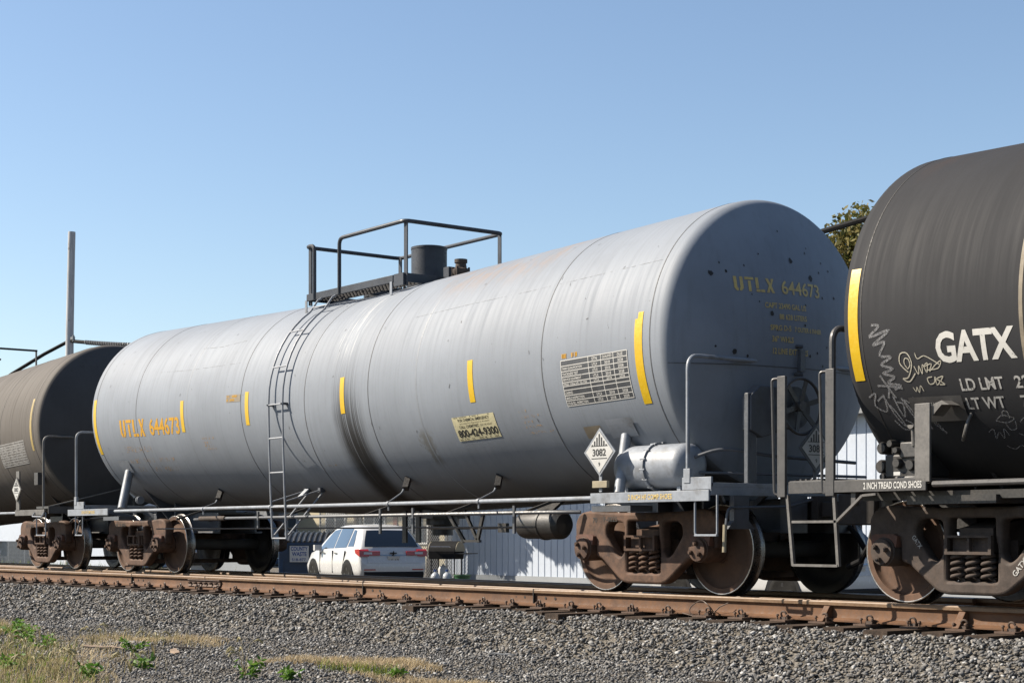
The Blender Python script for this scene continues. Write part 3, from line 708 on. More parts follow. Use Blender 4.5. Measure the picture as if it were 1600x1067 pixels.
xn2 = -3.72; ls = fit_text('644673', xn2 - xn, .262, xn, 1.502 * R_(-14.0), .02)
surf('reporting_mark', join2(*L), SURF, 'orange_ink', car.tank, .05); surf('car_number', ls, SURF, 'orange_ink', car.tank, .05)
surf('small_lettering', fit_text('THE TANK CAR PEOPLE', .98, .10, -5.85, 1.502 * R_(-24.0), .012), SURF, 'faded_ink', car.tank, .05)
def blocks(x0, x1, y, h_, seed):
    r = random.Random(seed); o = []; x = x0
    while x < x1:
        ww = r.uniform(.016, .03)
        if r.random() < .8: o.append(rect(x, y + r.uniform(0, h_ * .25), x + ww * .6, y + h_))
        if r.random() < .12: x += .06
        x += ww
    return join2(*o)
surf('small_lettering', join2(fit_text('LD LMT', .34, .085, -5.83, 1.502 * R_(-31.2), .008), blocks(-5.3, -4.95, 1.502 * R_(-31.2), .085, 3), blocks(-4.75, -4.25, 1.502 * R_(-31.0), .085, 4)), SURF, 'faded_ink', car.tank, .05)
surf('small_lettering', join2(fit_text('LT WT', .30, .085, -5.72, 1.502 * R_(-37.2), .008), blocks(-5.25, -4.9, 1.502 * R_(-37.2), .085, 5), blocks(-4.75, -4.2, 1.502 * R_(-37.0), .085, 6)), SURF, 'faded_ink', car.tank, .05)
for i, (x0, x1, b) in enumerate(((-3.07, -2.7, -17.8), (-3.05, -2.8, -20.3), (-3.05, -2.72, -22), (-3.03, -2.72, -24))): surf('small_lettering', blocks(x0, x1, 1.502 * R_(b), .035, 20 + i), SURF, 'faded_ink', car.tank)
for i, (x0, x1, b) in enumerate(((4.50, 4.72, -21.6), (4.52, 4.86, -24.2), (4.54, 4.76, -26.5), (4.54, 4.82, -28.8), (4.53, 4.98, -31.6))): surf('small_lettering', blocks(x0, x1, 1.502 * R_(b), .032, 30 + i), SURF, 'faded_ink', car.tank)
surf('small_lettering', blocks(.05, .42, 1.502 * R_(-36), .03, 40), SURF, 'faded_ink', car.tank)
surf('decal', rect(-2.19, 1.502 * R_(1.7), -1.775, 1.502 * R_(5.6)), SURF, 'tan_plate', car.tank, .05)
surf('decal_lettering', join2(blocks(-2.17, -1.85, .055, .035, 9), blocks(-2.17, -1.80, .105, .035, 10)), car.on(.005), 'orange_ink', car.tank)
# qualification table
tx0, tx1, tb0, tb1 = 5.355, 6.41, 1.502 * R_(-21.6), 1.502 * R_(-3.2)
TB = surf('data_panel', rect(tx0, tb0, tx1, tb1), SURF, 'sheet_dark', car.tank, .04)
rowh = [1, 1, 1, 1, .72, .72, 1, 1, 1]; tot = sum(rowh); yy = tb1; lines = []; words = []
cx = [tx0, tx0 + .425 * (tx1 - tx0), tx0 + .615 * (tx1 - tx0), tx0 + .80 * (tx1 - tx0), tx1]
lab = ['', 'TANK QUALIFICATION', 'THICKNESS TEST', 'SERVICE EQUIPMENT', 'PRD VALVE 75 PSI', '', 'LINING', '88.B.2 INSPECTION', 'STUB SILL INSPECTION']
lw = [0, .33, .26, .30, .38, 0, .12, .29, .33]
for i, rh in enumerate(rowh):
    h_ = rh / tot * (tb1 - tb0); y2 = yy - h_; lines.append(rect(tx0, yy - .0045, tx1, yy + .0045))
    if lab[i]: words.append(fit_text(lab[i], lw[i], h_ * .52, tx0 + .015, y2 + h_ * .2, .02))
    for c in range(3):
        wd = ['STN', 'QUALIFIED', 'DUE'][c] if i == 0 else (['UTLX', '2018', '2028'][c] if lab[i] and lab[i] != 'LINING' else '')
        if wd: ww = .15 if wd == 'QUALIFIED' else .085; words.append(fit_text(wd, ww, h_ * .55, (cx[c + 1] + cx[c + 2]) / 2 - ww / 2, y2 + h_ * .2, .02))
    yy = y2
lines.append(rect(tx0, tb0 - .0045, tx1, tb0 + .0045))
for c in cx: lines.append(rect(c - .0045, tb0, c + .0045, tb1))
surf('ruling', join2(*lines), car.on(.0045), 'white_ink', TB, .04); surf('lettering', join2(*words), car.on(.0045), 'white_ink', TB)
surf('small_lettering', blocks(5.375, 5.66, 1.502 * R_(-2.6), .055, 12), SURF, 'orange_ink', car.tank)
# emergency notice
ex0, ex1, eb0, eb1 = 3.235, 4.045, 1.502 * R_(-30.8), 1.502 * R_(-19.6)
SG = surf('emergency_notice', rect(ex0, eb0, ex1, eb1), car.on(.004), 'sign_cream', car.tank, .04)
eh = eb1 - eb0; EF = car.on(.006)
surf('lettering', join2(fit_text('FOR CHEMICAL EMERGENCY', .60, .034, ex0 + .11, eb0 + eh * .80, .012), fit_text('Spill Leak Fire Exposure or Accident', .58, .022, ex0 + .12, eb0 + eh * .68, .0), fit_text('CALL CHEMTREC', .38, .034, ex0 + .10, eb0 + eh * .53, .012), fit_text('DAY OR NIGHT', .22, .02, ex0 + .51, eb0 + eh * .55, .0), fit_text('800-424-9300', .755, .098, ex0 + .04, eb0 + eh * .14, .03), blocks(ex0 + .03, ex1 - .04, eb0 + eh * .04, .014, 15), blocks(ex0 + .04, ex1 - .05, eb1 - .012, .009, 16)), EF, 'black_ink', SG, .05)
# right-hand head lettering
HF = car.head(1, .005)
L, xn = stencil_utlx(-.80, 3.02, 1.12, .145); surf('reporting_mark', join2(*L), HF, 'gold_ink', car.tank, .06, .06); surf('car_number', fit_text('644673', .325 - xn, .142, xn, 3.02, .015), HF, 'gold_ink', car.tank, .06, .06)
for s_, x0, x1, z_, h_ in (('CAPT 23490 GAL US', -.47, .08, 2.865, .058), ('88 628 LITERS', -.30, .08, 2.76, .055), ('SPRG D-5', -.42, -.15, 2.645, .055), ('7 OUTER 6 INNER', -.10, .30, 2.645, .05), ('36" WHLS', -.40, -.12, 2.53, .06), ('12 LINE EXT HTRS', -.39, .09, 2.41, .06)):
    surf('small_lettering', fit_text(s_, x1 - x0, h_, x0, z_, .02), HF, 'gold_ink', car.tank)
hs = [rect(-1.45, zz, 1.45, zz + .008) for zz in (2.28,)]
surf('head_seam', join2(*hs), HF, 'seam_line', car.tank, 0, .05)
r7 = random.Random(5); sp = []
for k in range(34):
    y_, z_ = r7.uniform(-1.1, .6), r7.uniform(2.3, 3.75)
    if (y_ ** 2 + (z_ - 2.55) ** 2) < 1.3 ** 2:
        q = r7.choice((.008, .009, .010, .012, .014, .026)); sp.append(poly(*[(y_ + q * r7.uniform(.6, 1.2) * math.cos(a), z_ + q * 1.3 * r7.uniform(.6, 1.2) * math.sin(a)) for a in np.linspace(0, 2 * math.pi, 9)[:-1]]))
surf('grime_spots', join2(*sp), HF, 'seam_dark', car.tank)['kind'] = 'stuff'
# scratches along the shell
surf('scratch', join2(ribbon([(2.2, .84), (3.4, .845), (4.6, .83), (6.7, .84)], .005), ribbon([(-3.5, .98), (-2.9, .96), (-2.2, 1.02)], .01), ribbon([(-4.6, .62), (-3.6, .6), (-2.0, .62)], .006)), SURF, 'scratch_line', car.tank, .05, .3)
# small marks and dents
mk = []
for k in range(60):
    x_, v_ = r7.uniform(-6.5, 6.5), r7.uniform(-.9, 1.7); l_ = r7.uniform(.01, .05); mk.append(ribbon([(x_, v_), (x_ + r7.uniform(-.02, .03), v_ + l_)], r7.uniform(.004, .010)))
surf('paint_chips', join2(*mk), SURF, 'seam_line', car.tank)['kind'] = 'stuff'

for x in (-6.163, 6.163): add_truck(car.o, x, 'rust'); saddle(car, x, 'dark_paint')
draft(car, 1, 'dark_paint'); draft(car, -1, 'dark_paint')
# side pipes, hangers and rods
m = MB(); m.tube([(-6.0, -1.5, .985), (-2.9, -1.5, .985), (0, -1.5, .982), (3, -1.5, .98), (5.95, -1.5, .98)], .024, 10); part('side_handrail', m, 'grey_paint', car.o)
for x in (-2.9, -.9, 2.03, 3.89):
    h = MB(); h.lathe([(.026, -.02), (.034, -.02), (.034, .02), (.026, .02)], (x, -1.5, .98), 'x', 12, close=True); h.cyl((x, -1.5, .96), (x, -1.5, .90), .012, 8)
    part('rail_clamp', h, 'grey_paint', car.o)
for x, xt, b in ((-2.9, -3.5, -52.7), (2.03, 1.71, -47.7), (3.89, 3.51, -51.5)):
    t = Vector(car.on(.0)(xt, 1.502 * R_(b))); n_ = Vector((0, t.y, t.z - car.zax(xt))).normalized()
    h = MB(); e = t + n_ * .12 + Vector((.10, -.06, -.09)); h.tube(arc([t + n_ * .04, e, (x, -1.5, 1.0)], .08, 4), .011, 8); o = part('rail_support', h, 'grey_paint', car.o)
    part('support_shoe', MB().bar(t - n_ * .02, t + n_ * .06 + Vector((.1, -.06, -.09)), .07, .07), 'black_paint', o)
m = MB(); m.tube([(-6.4, .9, .845), (-4.5, -.85, .845), (-2.6, -1.3, .845), (4.9, -1.3, .85), (5.2, -1.1, .85)], .021, 8); part('train_line_pipe', m, 'dark_paint', car.o)
part('pipe_sleeve', MB().cyl((-3.4, -1.3, .845), (-2.6, -1.3, .845), .036, 12), 'dark_cast', car.o)
m = MB(); m.tube([(-5.0, -1.25, .70), (4.6, -1.25, .69)], .011, 6); part('brake_rod', m, 'black_bar', car.o)
for x in (-1.6, 1.55, 2.28, 4.3):
    m = MB(); m.b2((x - .018, -1.325, .62 if x > 0 else .70), (x + .018, -1.30, .93)); part('pipe_hanger', m, 'dark_paint', car.o)
for x in (-4.2, -1.0, 1.1, 2.9, 4.4):
    m = MB(); m.bar((x, -1.3, .84), (x, -.72, 1.02), .03, .03); part('pipe_bracket', m, 'black_bar', car.o)
# belly: outlet valve, rigging, brake cylinder
m = MB(); m.lathe([(.30, .93), (.30, .86), (.22, .85), (.22, .74), (.14, .73), (.14, .60), (0, .60)], (1.02, 0, 0), n=24); m.b2((.82, -.30, .82), (1.22, .30, .87)); part('bottom_outlet', m, 'black_paint', car.o)
for x in (.58, .90): m = MB(); m.b2((x - .045, -.32, .50), (x + .045, -.29, .92)); part('skid_plate', m, 'black_paint', car.o)
m = MB(); m.bar((2.0, -.6, .88), (2.35, -.6, .52), .03, .05); m.bar((2.75, -.6, .88), (2.62, -.6, .52), .03, .05); m.bar((2.3, -.6, .53), (2.68, -.6, .53), .04, .03); m.bar((2.35, -.6, .9), (2.62, -.6, .54), .03, .04); part('lever_bracket', m, 'black_paint', car.o)
m = MB(); m.tube([(1.6, -.6, .69), (2.9, -.6, .69), (4.3, -.6, .70)], .017, 8); m.box((3.15, -.6, .69), (.16, .05, .11)); m.box((3.9, -.6, .7), (.2, .05, .1)); part('brake_rigging', m, 'black_paint', car.o)
m = MB(); m.lathe([(0, 3.82), (.12, 3.82), (.15, 3.86), (.16, 3.90), (.16, 4.22), (.175, 4.23), (.175, 4.27), (.165, 4.28), (.165, 4.52), (.12, 4.58), (0, 4.60)], (0, -.82, .72), 'x', 28); part('brake_cylinder', m, 'black_paint', car.o)
m = MB(); m.bar((4.2, -.82, .86), (4.2, -.6, 1.02), .3, .03); part('cylinder_bracket', m, 'black_paint', car.o)
# ends
for sg in (-1, 1):
    x0, x1 = (5.87, 7.61) if sg > 0 else (-7.88, -6.24)
    m = MB(); m.b2((x0, -1.525, .925), (x1, -1.505, 1.03)); m.b2((x0, -1.505, 1.01), (x1, -.95 if sg > 0 else -1.30, 1.03)); sp_ = part('side_sill', m, 'grey_paint', car.o, bevel=.003)  # right-end flange widened inward to shade the wheel behind it
    t0 = 6.46 if sg > 0 else -7.3
    surf('lettering', fit_text('2 INCH HF COMP SHOES', .64 if sg > 0 else .55, .052, t0, .952, .015), lambda u, v: (u, -1.5275, v), 'gold_ink', sp_)
    if sg < 0: part('side_sill', MB().b2((-7.7, 1.505, .925), (-6.3, 1.525, 1.03)), 'grey_paint', car.o)
    else: part('side_sill', MB().b2((6.3, 1.505, .925), (7.6, 1.525, 1.03)), 'grey_paint', car.o)
    a, b = (7.22, 7.62) if sg > 0 else (-7.66, -7.26)
    m = MB(); m.b2((a, -1.50, 1.06), (b, 1.50, 1.10)); m.b2((a, -1.50, 1.035), (a + .02, 1.5, 1.06)); m.b2((b - .02, -1.5, .98), (b, 1.5, 1.06)); m.b2((a, -1.503, 1.035), (b, -1.478, 1.155)); part('end_platform', m, 'grey_paint', car.o, bevel=.003)
    for yy in (-1.2, -.5, .5, 1.2): part('platform_bracket', MB().bar((sg * 7.4, yy, 1.04), (sg * 7.0, yy * .6, .9), .03, .06), 'dark_paint', car.o)
    xr = 7.29 if sg > 0 else -7.6
    end_rail(car, xr, -1.49, 1.12, 2.33, 'grey_paint')
    for yy in (-1.49, 1.49): part('rail_foot', MB().b2((xr - .045, yy - .02, 1.10), (xr + .045, yy + .02, 1.24)), 'grey_paint', car.o, bevel=.004)
    step(car, 7.55 if sg > 0 else -7.45, -1.5, .98, .60, .30, 'grey_paint')
    # slanted bolster post with its pad on the shell
    xp, xb = (6.06, 6.20) if sg > 0 else (-6.12, -5.92)
    top = Vector(car.on(.0)(xp, 1.502 * R_(-37))); part('bolster_post', MB().cyl(top, (xb, -1.42, 1.02), .055 if sg > 0 else .07, 14), 'grey_paint', car.o)
    surf('post_pad', rect(xp - .20, 1.502 * R_(-37.5), xp + .20, 1.502 * R_(-29)), car.on(.012), 'grey_paint', car.tank, .04)
    for s in (-1, 1):
        m = MB(); t_ = Vector((sg * 6.163, s * 1.05, 1.25)); m.b2((sg * 6.163 - .3, s * 1.35 - .15, .84), (sg * 6.163 + .3, s * 1.35 + .15, .90)); part('bolster_arm', m, 'dark_paint', car.o)
placard(car, 6.0, -1.50, 1.45, 'grey_paint', 'y'); part('placard_box', MB().b2((5.90, -1.525, 1.085), (6.13, -1.49, 1.155)), 'tan_box', car.o, bevel=.003)
placard(car, 7.70, -.16, 1.46, 'dark_paint', 'x', s=.20)
surf('tan_plate', rect(5.48, 1.502 * R_(-36.5), 5.75, 1.502 * R_(-31)), car.on(.012), 'tan_plate', car.tank, .04)
reservoir(car, 5.98, 7.04, -1.15, 1.29, .225, 'grey_paint')
m = MB(); m.tube(arc([(7.0, -1.17, 1.36), (7.25, -1.0, 1.46), (7.5, -.6, 1.38), (7.55, .6, 1.34)], .2, 5), .018, 8); m.tube([(7.02, -1.1, 1.22), (7.5, -.5, 1.2), (7.52, .8, 1.2)], .015, 8); part('air_pipe', m, 'dark_paint', car.o)
# hand brake
hb = MB(); hb.b2((7.50, -.95, 1.10), (7.56, -.83, 1.98)); hb.prism([(-.93, 1.62), (-.78, 1.55), (-.50, 1.62), (-.42, 1.85), (-.50, 2.06), (-.80, 2.06), (-.93, 1.95)], 7.46, 7.58, 'x'); HB = part('hand_brake', hb, 'dark_paint', car.o, bevel=.01)
m = MB(); cy, cz, cr, cxw = -.31, 1.87, .275, 7.66
m.tube([(cxw, cy + cr * math.cos(a), cz + cr * math.sin(a)) for a in np.linspace(0, 2 * math.pi, 41)[:-1]], .017, 8, closed=True)
for k in range(6): a = R_(60 * k + 15); m.bar((cxw - .02, cy + .04 * math.cos(a), cz + .04 * math.sin(a)), (cxw, cy + cr * math.cos(a), cz + cr * math.sin(a)), .05, .012, (1, 0, 0))
m.cyl((cxw - .12, cy, cz), (cxw + .02, cy, cz), .05, 14); part('brake_wheel', m, 'black_bar', HB)
m = MB(); m.cyl((7.45, -.31, 1.86), (7.58, -.31, 1.86), .21, 20); part('gear_case', m, 'dark_paint', HB)
m = MB(); m.box((7.36, -.02, 2.36), (.10, .07, .22)); m.tube([(7.3, -.02, 2.48), (7.38, -.08, 2.5), (7.40, -.02, 2.5)], .02, 6); m.tube([(7.3, -.02, 2.25), (7.38, -.1, 2.22), (7.40, -.02, 2.22)], .02, 6); part('rail_bracket', m, 'dark_paint', car.o)
# uncoupling lever with a painted handle
m = MB(); m.tube(arc([(7.75, -.25, .95), (7.68, -.5, .88), (7.7, -1.36, .86), (7.7, -1.40, .60)], .06, 4), .014, 8); UL = part('uncoupling_lever', m, 'dark_paint', car.o)
part('lever_handle', MB().tube([(7.7, -1.40, .70), (7.71, -1.42, .44)], .019, 8), 'tan_box', UL)
m = MB(); m.prism([(-1.28, .98), (-1.08, .98), (-1.08, .74), (-1.0, .66), (-1.36, .66), (-1.28, .74)], 7.64, 7.70, 'x'); part('lever_guide', m, 'dark_paint', car.o)
part('lever_handle', MB().tube(arc([(-7.7, -.25, .95), (-7.75, -1.36, .86), (-7.75, -1.42, .6)], .06, 4), .014, 8), 'dark_paint', car.o)
# ladder
XL = (-.835, -.455); LP = [(-.74, 3.86), (-.80, 3.83)] + [(-(1.502 + .068) * math.cos(R_(b)), 2.39 + (1.502 + .068) * math.sin(R_(b))) for b in (54, 48, 42, 36, 30, 24, 18, 12, 6)] + [(-1.57, 2.35), (-1.56, 1.8), (-1.535, 1.1), (-1.51, .56)]
LD = part('ladder', MB().tube([(XL[0], y, z) for y, z in LP], .0145, 8).tube([(XL[1], y, z) for y, z in LP], .0145, 8), 'ladder_paint', car.o)
def lad_at(z):
    for (a, b), (c, d) in zip(LP[:-1], LP[1:]):
        if d <= z <= b: t = (b - z) / (b - d + 1e-9); return a + (c - a) * t
    return LP[-1][0]
for z in (3.72, 3.36, 2.86, 2.35, 1.90, 1.44, .98, .56):
    y = lad_at(z); part('rung', MB().cyl((XL[0] - .012, y, z), (XL[1] + .012, y, z), .011, 8), 'ladder_paint', LD)
for x in XL:
    part('brace', MB().cyl((x, -1.51, .57), (x, -.93, 1.2), .013, 8), 'ladder_paint', LD); part('brace', MB().cyl((x, -1.53, 1.05), (x, -.95, 1.22), .010, 8), 'ladder_paint', LD)
    m = MB().box((x, -1.535, 2.35), (.05, .07, .03)); m.cyl((x, -1.60, 2.35), (x, -1.5, 2.35), .010, 6); part('bracket', m, 'dark_paint', LD)
    m = MB().box((x, -.97, 1.21), (.06, .08, .06)); part('bracket', m, 'dark_paint', LD)
part('clip_plate', MB().bar((-.58, -1.25, 1.1), (-.58, -1.12, 1.22), .09, .02), 'ladder_paint', LD)
# platform
PX0, PX1, PY0, PY1, PZ, PT = -1.2, 1.24, -.74, .78, 3.90, 4.615
m = MB(); m.b2((PX0, PY0 - .02, 3.86), (.98, PY0 + .005, 3.955)); m.b2((PX0 - .02, PY0 - .02, 3.86), (PX0 + .005, PY1, 3.955)); m.b2((PX0, PY1 - .005, 3.86), (PX1, PY1 + .02, 3.955)); m.b2((PX1 - .02, PY0, 3.84), (PX1 + .005, PY1, 3.955)); PL = part('top_platform', m, 'slate_paint', car.o, bevel=.003)
gr = MB()
for k in range(7): yy = PY0 + .03 + k * .06; gr.b2((PX0 + .02, yy - .004, 3.885), (.96, yy + .004, 3.912))
for k in range(26): xx = PX0 + .03 + k * .082; gr.b2((xx - .004, PY0 + .02, 3.888), (xx + .004, PY0 + .41, 3.908))
for k in range(7): yy = PY1 - .03 - k * .06; gr.b2((PX0 + .02, yy - .004, 3.885), (1.2, yy + .004, 3.912))
part('grating', gr, 'black_bar', PL)
def post(x, y, w_=.06): return part('post', MB().b2((x - .036, y - .006, 3.80), (x + .036, y + .006, PT)).b2((x - .036, y + .006, 3.80), (x - .024, y + .05, PT)), 'slate_paint', PL)
post(PX1, PY0 + .012); post(PX1, PY1 - .012); post(PX0 + .03, PY0 + .012); post(PX0 + .03, PY1 - .012)
rr = arc([(-.34, PY0 - .02, 3.86), (-.34, PY0 - .02, PT), (PX1 + .03, PY0 - .02, PT), (PX1 + .03, PY1 + .02, PT), (PX0 - .03, PY1 + .02, PT), (PX0 - .03, PY0 - .02, PT), (-1.0, PY0 - .02, PT), (-1.0, PY0 - .02, 3.86)], .10, 6); part('guard_rail', MB().tube(rr, .027, 10), 'slate_paint', PL)
for x, h_ in ((-1.22, .1), (.95, .12)): part('leg', MB().b2((x - .025, PY0 - .03, 3.86 - .16), (x + .025, PY0 - .018, 3.87)), 'grey_paint', PL)
part('gusset', MB().b2((1.02, PY0 - .03, 3.80), (1.24, PY0 - .005, 3.955)), 'slate_paint', PL)
m = MB(); m.lathe([(.30, 3.86), (.30, 3.92), (.22, 3.93), (.22, 3.97), (.243, 3.975), (.243, 4.0), (.238, 4.005), (.238, 4.385), (.243, 4.39), (.243, 4.42), (.225, 4.425), (0, 4.43)], (.70, 0, 0), n=40); part('valve_housing', m, 'slate_paint', car.o, smooth=40)
m = MB(); m.lathe([(.13, 3.84), (.13, 3.95), (.09, 3.96), (.11, 4.0), (.11, 4.04), (.075, 4.06), (.07, 4.12), (.085, 4.125), (.085, 4.17), (.05, 4.175), (0, 4.175)], (1.43, 0, 0), n=16)
for k in range(6): a = R_(60 * k); m.cyl((1.43 + .105 * math.cos(a), .105 * math.sin(a), 3.94), (1.43 + .105 * math.cos(a), .105 * math.sin(a), 4.07), .014, 6)
part('relief_valve', m, 'dark_cast', car.o); part('valve_elbow', MB().b2((1.12, -.06, 3.88), (1.24, .06, 4.10)), 'slate_paint', car.o)
m = MB(); m.lathe([(.33, 3.83), (.33, 3.93), (.36, 3.93), (.36, 3.965), (.0, 4.0)], (-.35, 0.02, 0), n=28); mw = part('manway', m, 'slate_paint', car.o)
for k in range(8): a = R_(45 * k + 10); part('eye_bolt', MB().cyl((-.35 + .34 * math.cos(a), .02 + .34 * math.sin(a), 3.95), (-.35 + .34 * math.cos(a), .02 + .34 * math.sin(a), 4.05), .022, 8).lathe([(.0, 4.03), (.035, 4.035), (.035, 4.06), (0, 4.065)], (-.35 + .34 * math.cos(a), .02 + .34 * math.sin(a), 0), n=8), 'black_paint', mw)

# ---- the black car on the right
gx = 16.42
cg = Car(gx, 1.545, 2.30, .026, 6.93, 'black_shell', 'black tank car with white lettering and chalk graffiti at the right edge')
cg.seam(-5.33, .035, 'tan_plate', .002); cg.seam(6.2, .012, 'seam_dark'); cg.seam(-6.935, .012, 'seam_dark')
RG = 1.545
cg.stripe(-7.02, .105, -21, 15)
def gs(b): return RG * R_(b)
GF = cg.on(.003)
surf('reporting_mark', fit_text('GATX', .77, .26, 10.25 - gx, gs(-17.2), .032, .95), GF, 'white_ink', cg.tank, .05)
surf('small_lettering', fit_text('LD LMT', .415, .105, 10.42 - gx, gs(-26.2), .02), GF, 'grey_ink', cg.tank, .05); surf('small_lettering', fit_text('22', .14, .105, 10.94 - gx, gs(-26.2), .02), GF, 'grey_ink', cg.tank, .05)
surf('small_lettering', fit_text('LT WT', .37, .105, 10.425 - gx, gs(-32.4), .02), GF, 'grey_ink', cg.tank, .05); surf('small_lettering', fit_text('7', .07, .105, 10.95 - gx, gs(-32.4), .02), GF, 'grey_ink', cg.tank, .05)
surf('lift_plate', rect(9.86 - gx, gs(-36), 10.40 - gx, gs(-27.3)), cg.on(.014), 'black_bar', cg.tank, .04)
surf('small_lettering', fit_text('LIFT HERE', .16, .03, 10.03 - gx, gs(-30.4), .01), cg.on(.017), 'grey_ink', cg.tank)
# graffiti drawn in pixels of the original and laid on the shell
def gpix(pts, w_, n=5):       # pts: (metres along from the head, metres round)
    return ribbon(smooth_path(pts, n), w_)
zig = [(9.60, -.10), (9.68, -.115), (9.57, -.20), (9.79, -.155), (9.60, -.27), (9.73, -.25), (9.66, -.36), (9.78, -.38), (9.66, -.44), (9.775, -.48), (9.66, -.515), (9.775, -.55), (9.69, -.60), (9.82, -.63), (9.74, -.66)]
surf('graffiti', gpix([(a - gx, b) for a, b in zig], .022), cg.on(.0036), 'spray_grey', cg.tank, .05)
surf('graffiti', join2(gpix([(9.57 - gx, -.62), (9.70 - gx, -.63), (9.83 - gx, -.655)], .02), gpix([(9.62 - gx, -.53), (9.66 - gx, -.60), (9.73 - gx, -.74)], .02), gpix([(9.69 - gx, -.64), (9.65 - gx, -.74)], .02)), cg.on(.004), 'spray_grey', cg.tank, .05)
loops = [(9.93, -.52), (9.86, -.44), (9.88, -.36), (9.95, -.36), (9.98, -.45), (9.92, -.56), (9.86, -.57), (9.92, -.60), (10.0, -.53)]
l2 = [(9.93, -.49), (9.905, -.44), (9.92, -.40), (9.955, -.41), (9.96, -.46), (9.93, -.49)]
surf('graffiti', join2(gpix([(a - gx, b) for a, b in loops], .010), gpix([(a - gx, b) for a, b in l2], .008), gpix([(a - gx, b) for a, b in [(10.0, -.47), (10.03, -.54), (10.05, -.47), (10.07, -.54), (10.09, -.46), (10.12, -.53), (10.14, -.45), (10.10, -.48), (10.18, -.46), (10.15, -.52), (10.22, -.47), (10.28, -.44), (10.24, -.50), (10.12, -.51)]], .008), gpix([(a - gx, b) for a, b in [(10.03, -.36), (10.05, -.41), (10.12, -.39), (10.2, -.43), (10.26, -.47)]], .008), gpix([(a - gx, b) for a, b in [(10.16, -.57), (10.11, -.58), (10.12, -.63), (10.17, -.62), (10.19, -.57), (10.19, -.64), (10.23, -.61), (10.20, -.59), (10.27, -.57), (10.24, -.61), (10.27, -.64), (10.22, -.64)]], .009), gpix([(a - gx, b) for a, b in [(9.94, -.65), (9.96, -.69), (9.98, -.65), (9.99, -.7), (10.02, -.64), (10.04, -.69)]], .007)), cg.on(.004), 'chalk_pale', cg.tank, .05)
tagp = [[(9.44, -.72), (9.52, -.69), (9.48, -.80), (9.58, -.86), (9.60, -.72), (9.52, -.76)], [(9.60, -.70), (9.66, -.92), (9.72, -1.02), (9.68, -.88), (9.63, -.80)], [(9.70, -.72), (9.74, -.92), (9.78, -.80), (9.72, -.78)], [(9.78, -.74), (9.86, -.96), (9.90, -1.02), (9.84, -.84), (9.80, -.76), (9.92, -.84), (9.88, -.88)], [(9.90, -.74), (10.02, -.86), (9.92, -.90), (9.98, -1.05), (9.94, -.95)], [(9.96, -.90), (10.10, -1.10), (10.03, -.95)], [(9.62, -.95), (9.70, -1.05), (9.80, -1.0), (9.74, -.95)], [(9.85, -1.05), (9.92, -1.08), (9.96, -1.02), (9.88, -.98)]]
surf('graffiti', join2(*[gpix([(a - gx, b) for a, b in t], .016) for t in tagp]), cg.on(.0038), 'chalk', cg.tank, .05)
tag2 = [[(10.52, -.93), (10.58, -.90), (10.56, -1.0), (10.62, -.93), (10.64, -1.0), (10.68, -.90), (10.70, -.97)], [(10.64, -.82), (10.72, -.77), (10.82, -.80), (10.74, -.84), (10.64, -.82)], [(10.72, -.78), (10.74, -.73), (10.78, -.74), (10.78, -.80)], [(10.72, -.84), (10.74, -.91), (10.80, -.90), (10.82, -.83)], [(10.80, -.95), (10.86, -.99), (10.82, -1.05), (10.90, -1.0), (10.88, -1.08)], [(10.62, -1.08), (10.68, -1.12), (10.76, -1.08), (10.82, -1.12), (10.9, -1.09)], [(10.86, -.84), (10.92, -.80), (10.90, -.90), (10.98, -.86)]]
surf('graffiti', join2(*[gpix([(a - gx, b - .17) for a, b in t], .009) for t in tag2]), cg.on(.0038), 'chalk', cg.tank, .05)
for x in (-6.157, 6.157):
    t = add_truck(cg.o, x, 'dark'); saddle(cg, x, 'black_paint', False)
    if x < 0:
        a = math.atan2(.25, .25)
        def diag(u, v): return (.44 + u * math.cos(.86) - v * math.sin(.86), -1.07, .26 + u * math.sin(.86) + v * math.cos(.86))
        surf('chalk_number', fit_text('GATX223432', .36, .05, 0, 0, .02), diag, 'grey_ink', t)
        def diag2(u, v): return (-.62 + u * math.cos(-.86) - v * math.sin(-.86), -1.07, .58 + u * math.sin(-.86) + v * math.cos(-.86))
        surf('chalk_number', fit_text('GATX', .13, .042, 0, 0, .01), diag2, 'grey_ink', t)
draft(cg, -1, 'black_paint'); draft(cg, 1, 'black_paint')
part('side_handrail', MB().tube([(-6.2, -1.5, 1.02), (6.2, -1.5, 1.02)], .026, 10), 'black_bar', cg.o)
m = MB(); m.b2((8.63 - gx, -1.525, .97), (10.16 - gx, -1.505, 1.075)); [m.b2((8.63 - gx + k * .19, -1.505, 1.055), (8.63 - gx + k * .19 + .15, -.95, 1.075)) for k in range(8)]; sp_ = part('side_sill', m, 'black_bar', cg.o, bevel=.003)  # slotted inner flange added to throw dappled shade on the truck
surf('lettering', fit_text('2 INCH TREAD COND SHOES', .62, .058, 9.50 - gx, .992, .02), lambda u, v: (u, -1.528, v), 'white_ink', sp_)
m = MB(); m.b2((8.60 - gx, -1.5, 1.045), (9.1 - gx, 1.5, 1.085)); m.b2((8.60 - gx, -1.49, .98), (8.62 - gx, 1.5, 1.045)); m.b2((8.66 - gx, 1.505, .97), (10.16 - gx, 1.525, 1.075)); part('end_platform', m, 'black_bar', cg.o, bevel=.003)
for k in range(7): part('tread_bar', MB().b2((8.64 - gx + k * .065, -1.46, 1.085), (8.66 - gx + k * .065, 1.46, 1.10)), 'black_bar', cg.o)
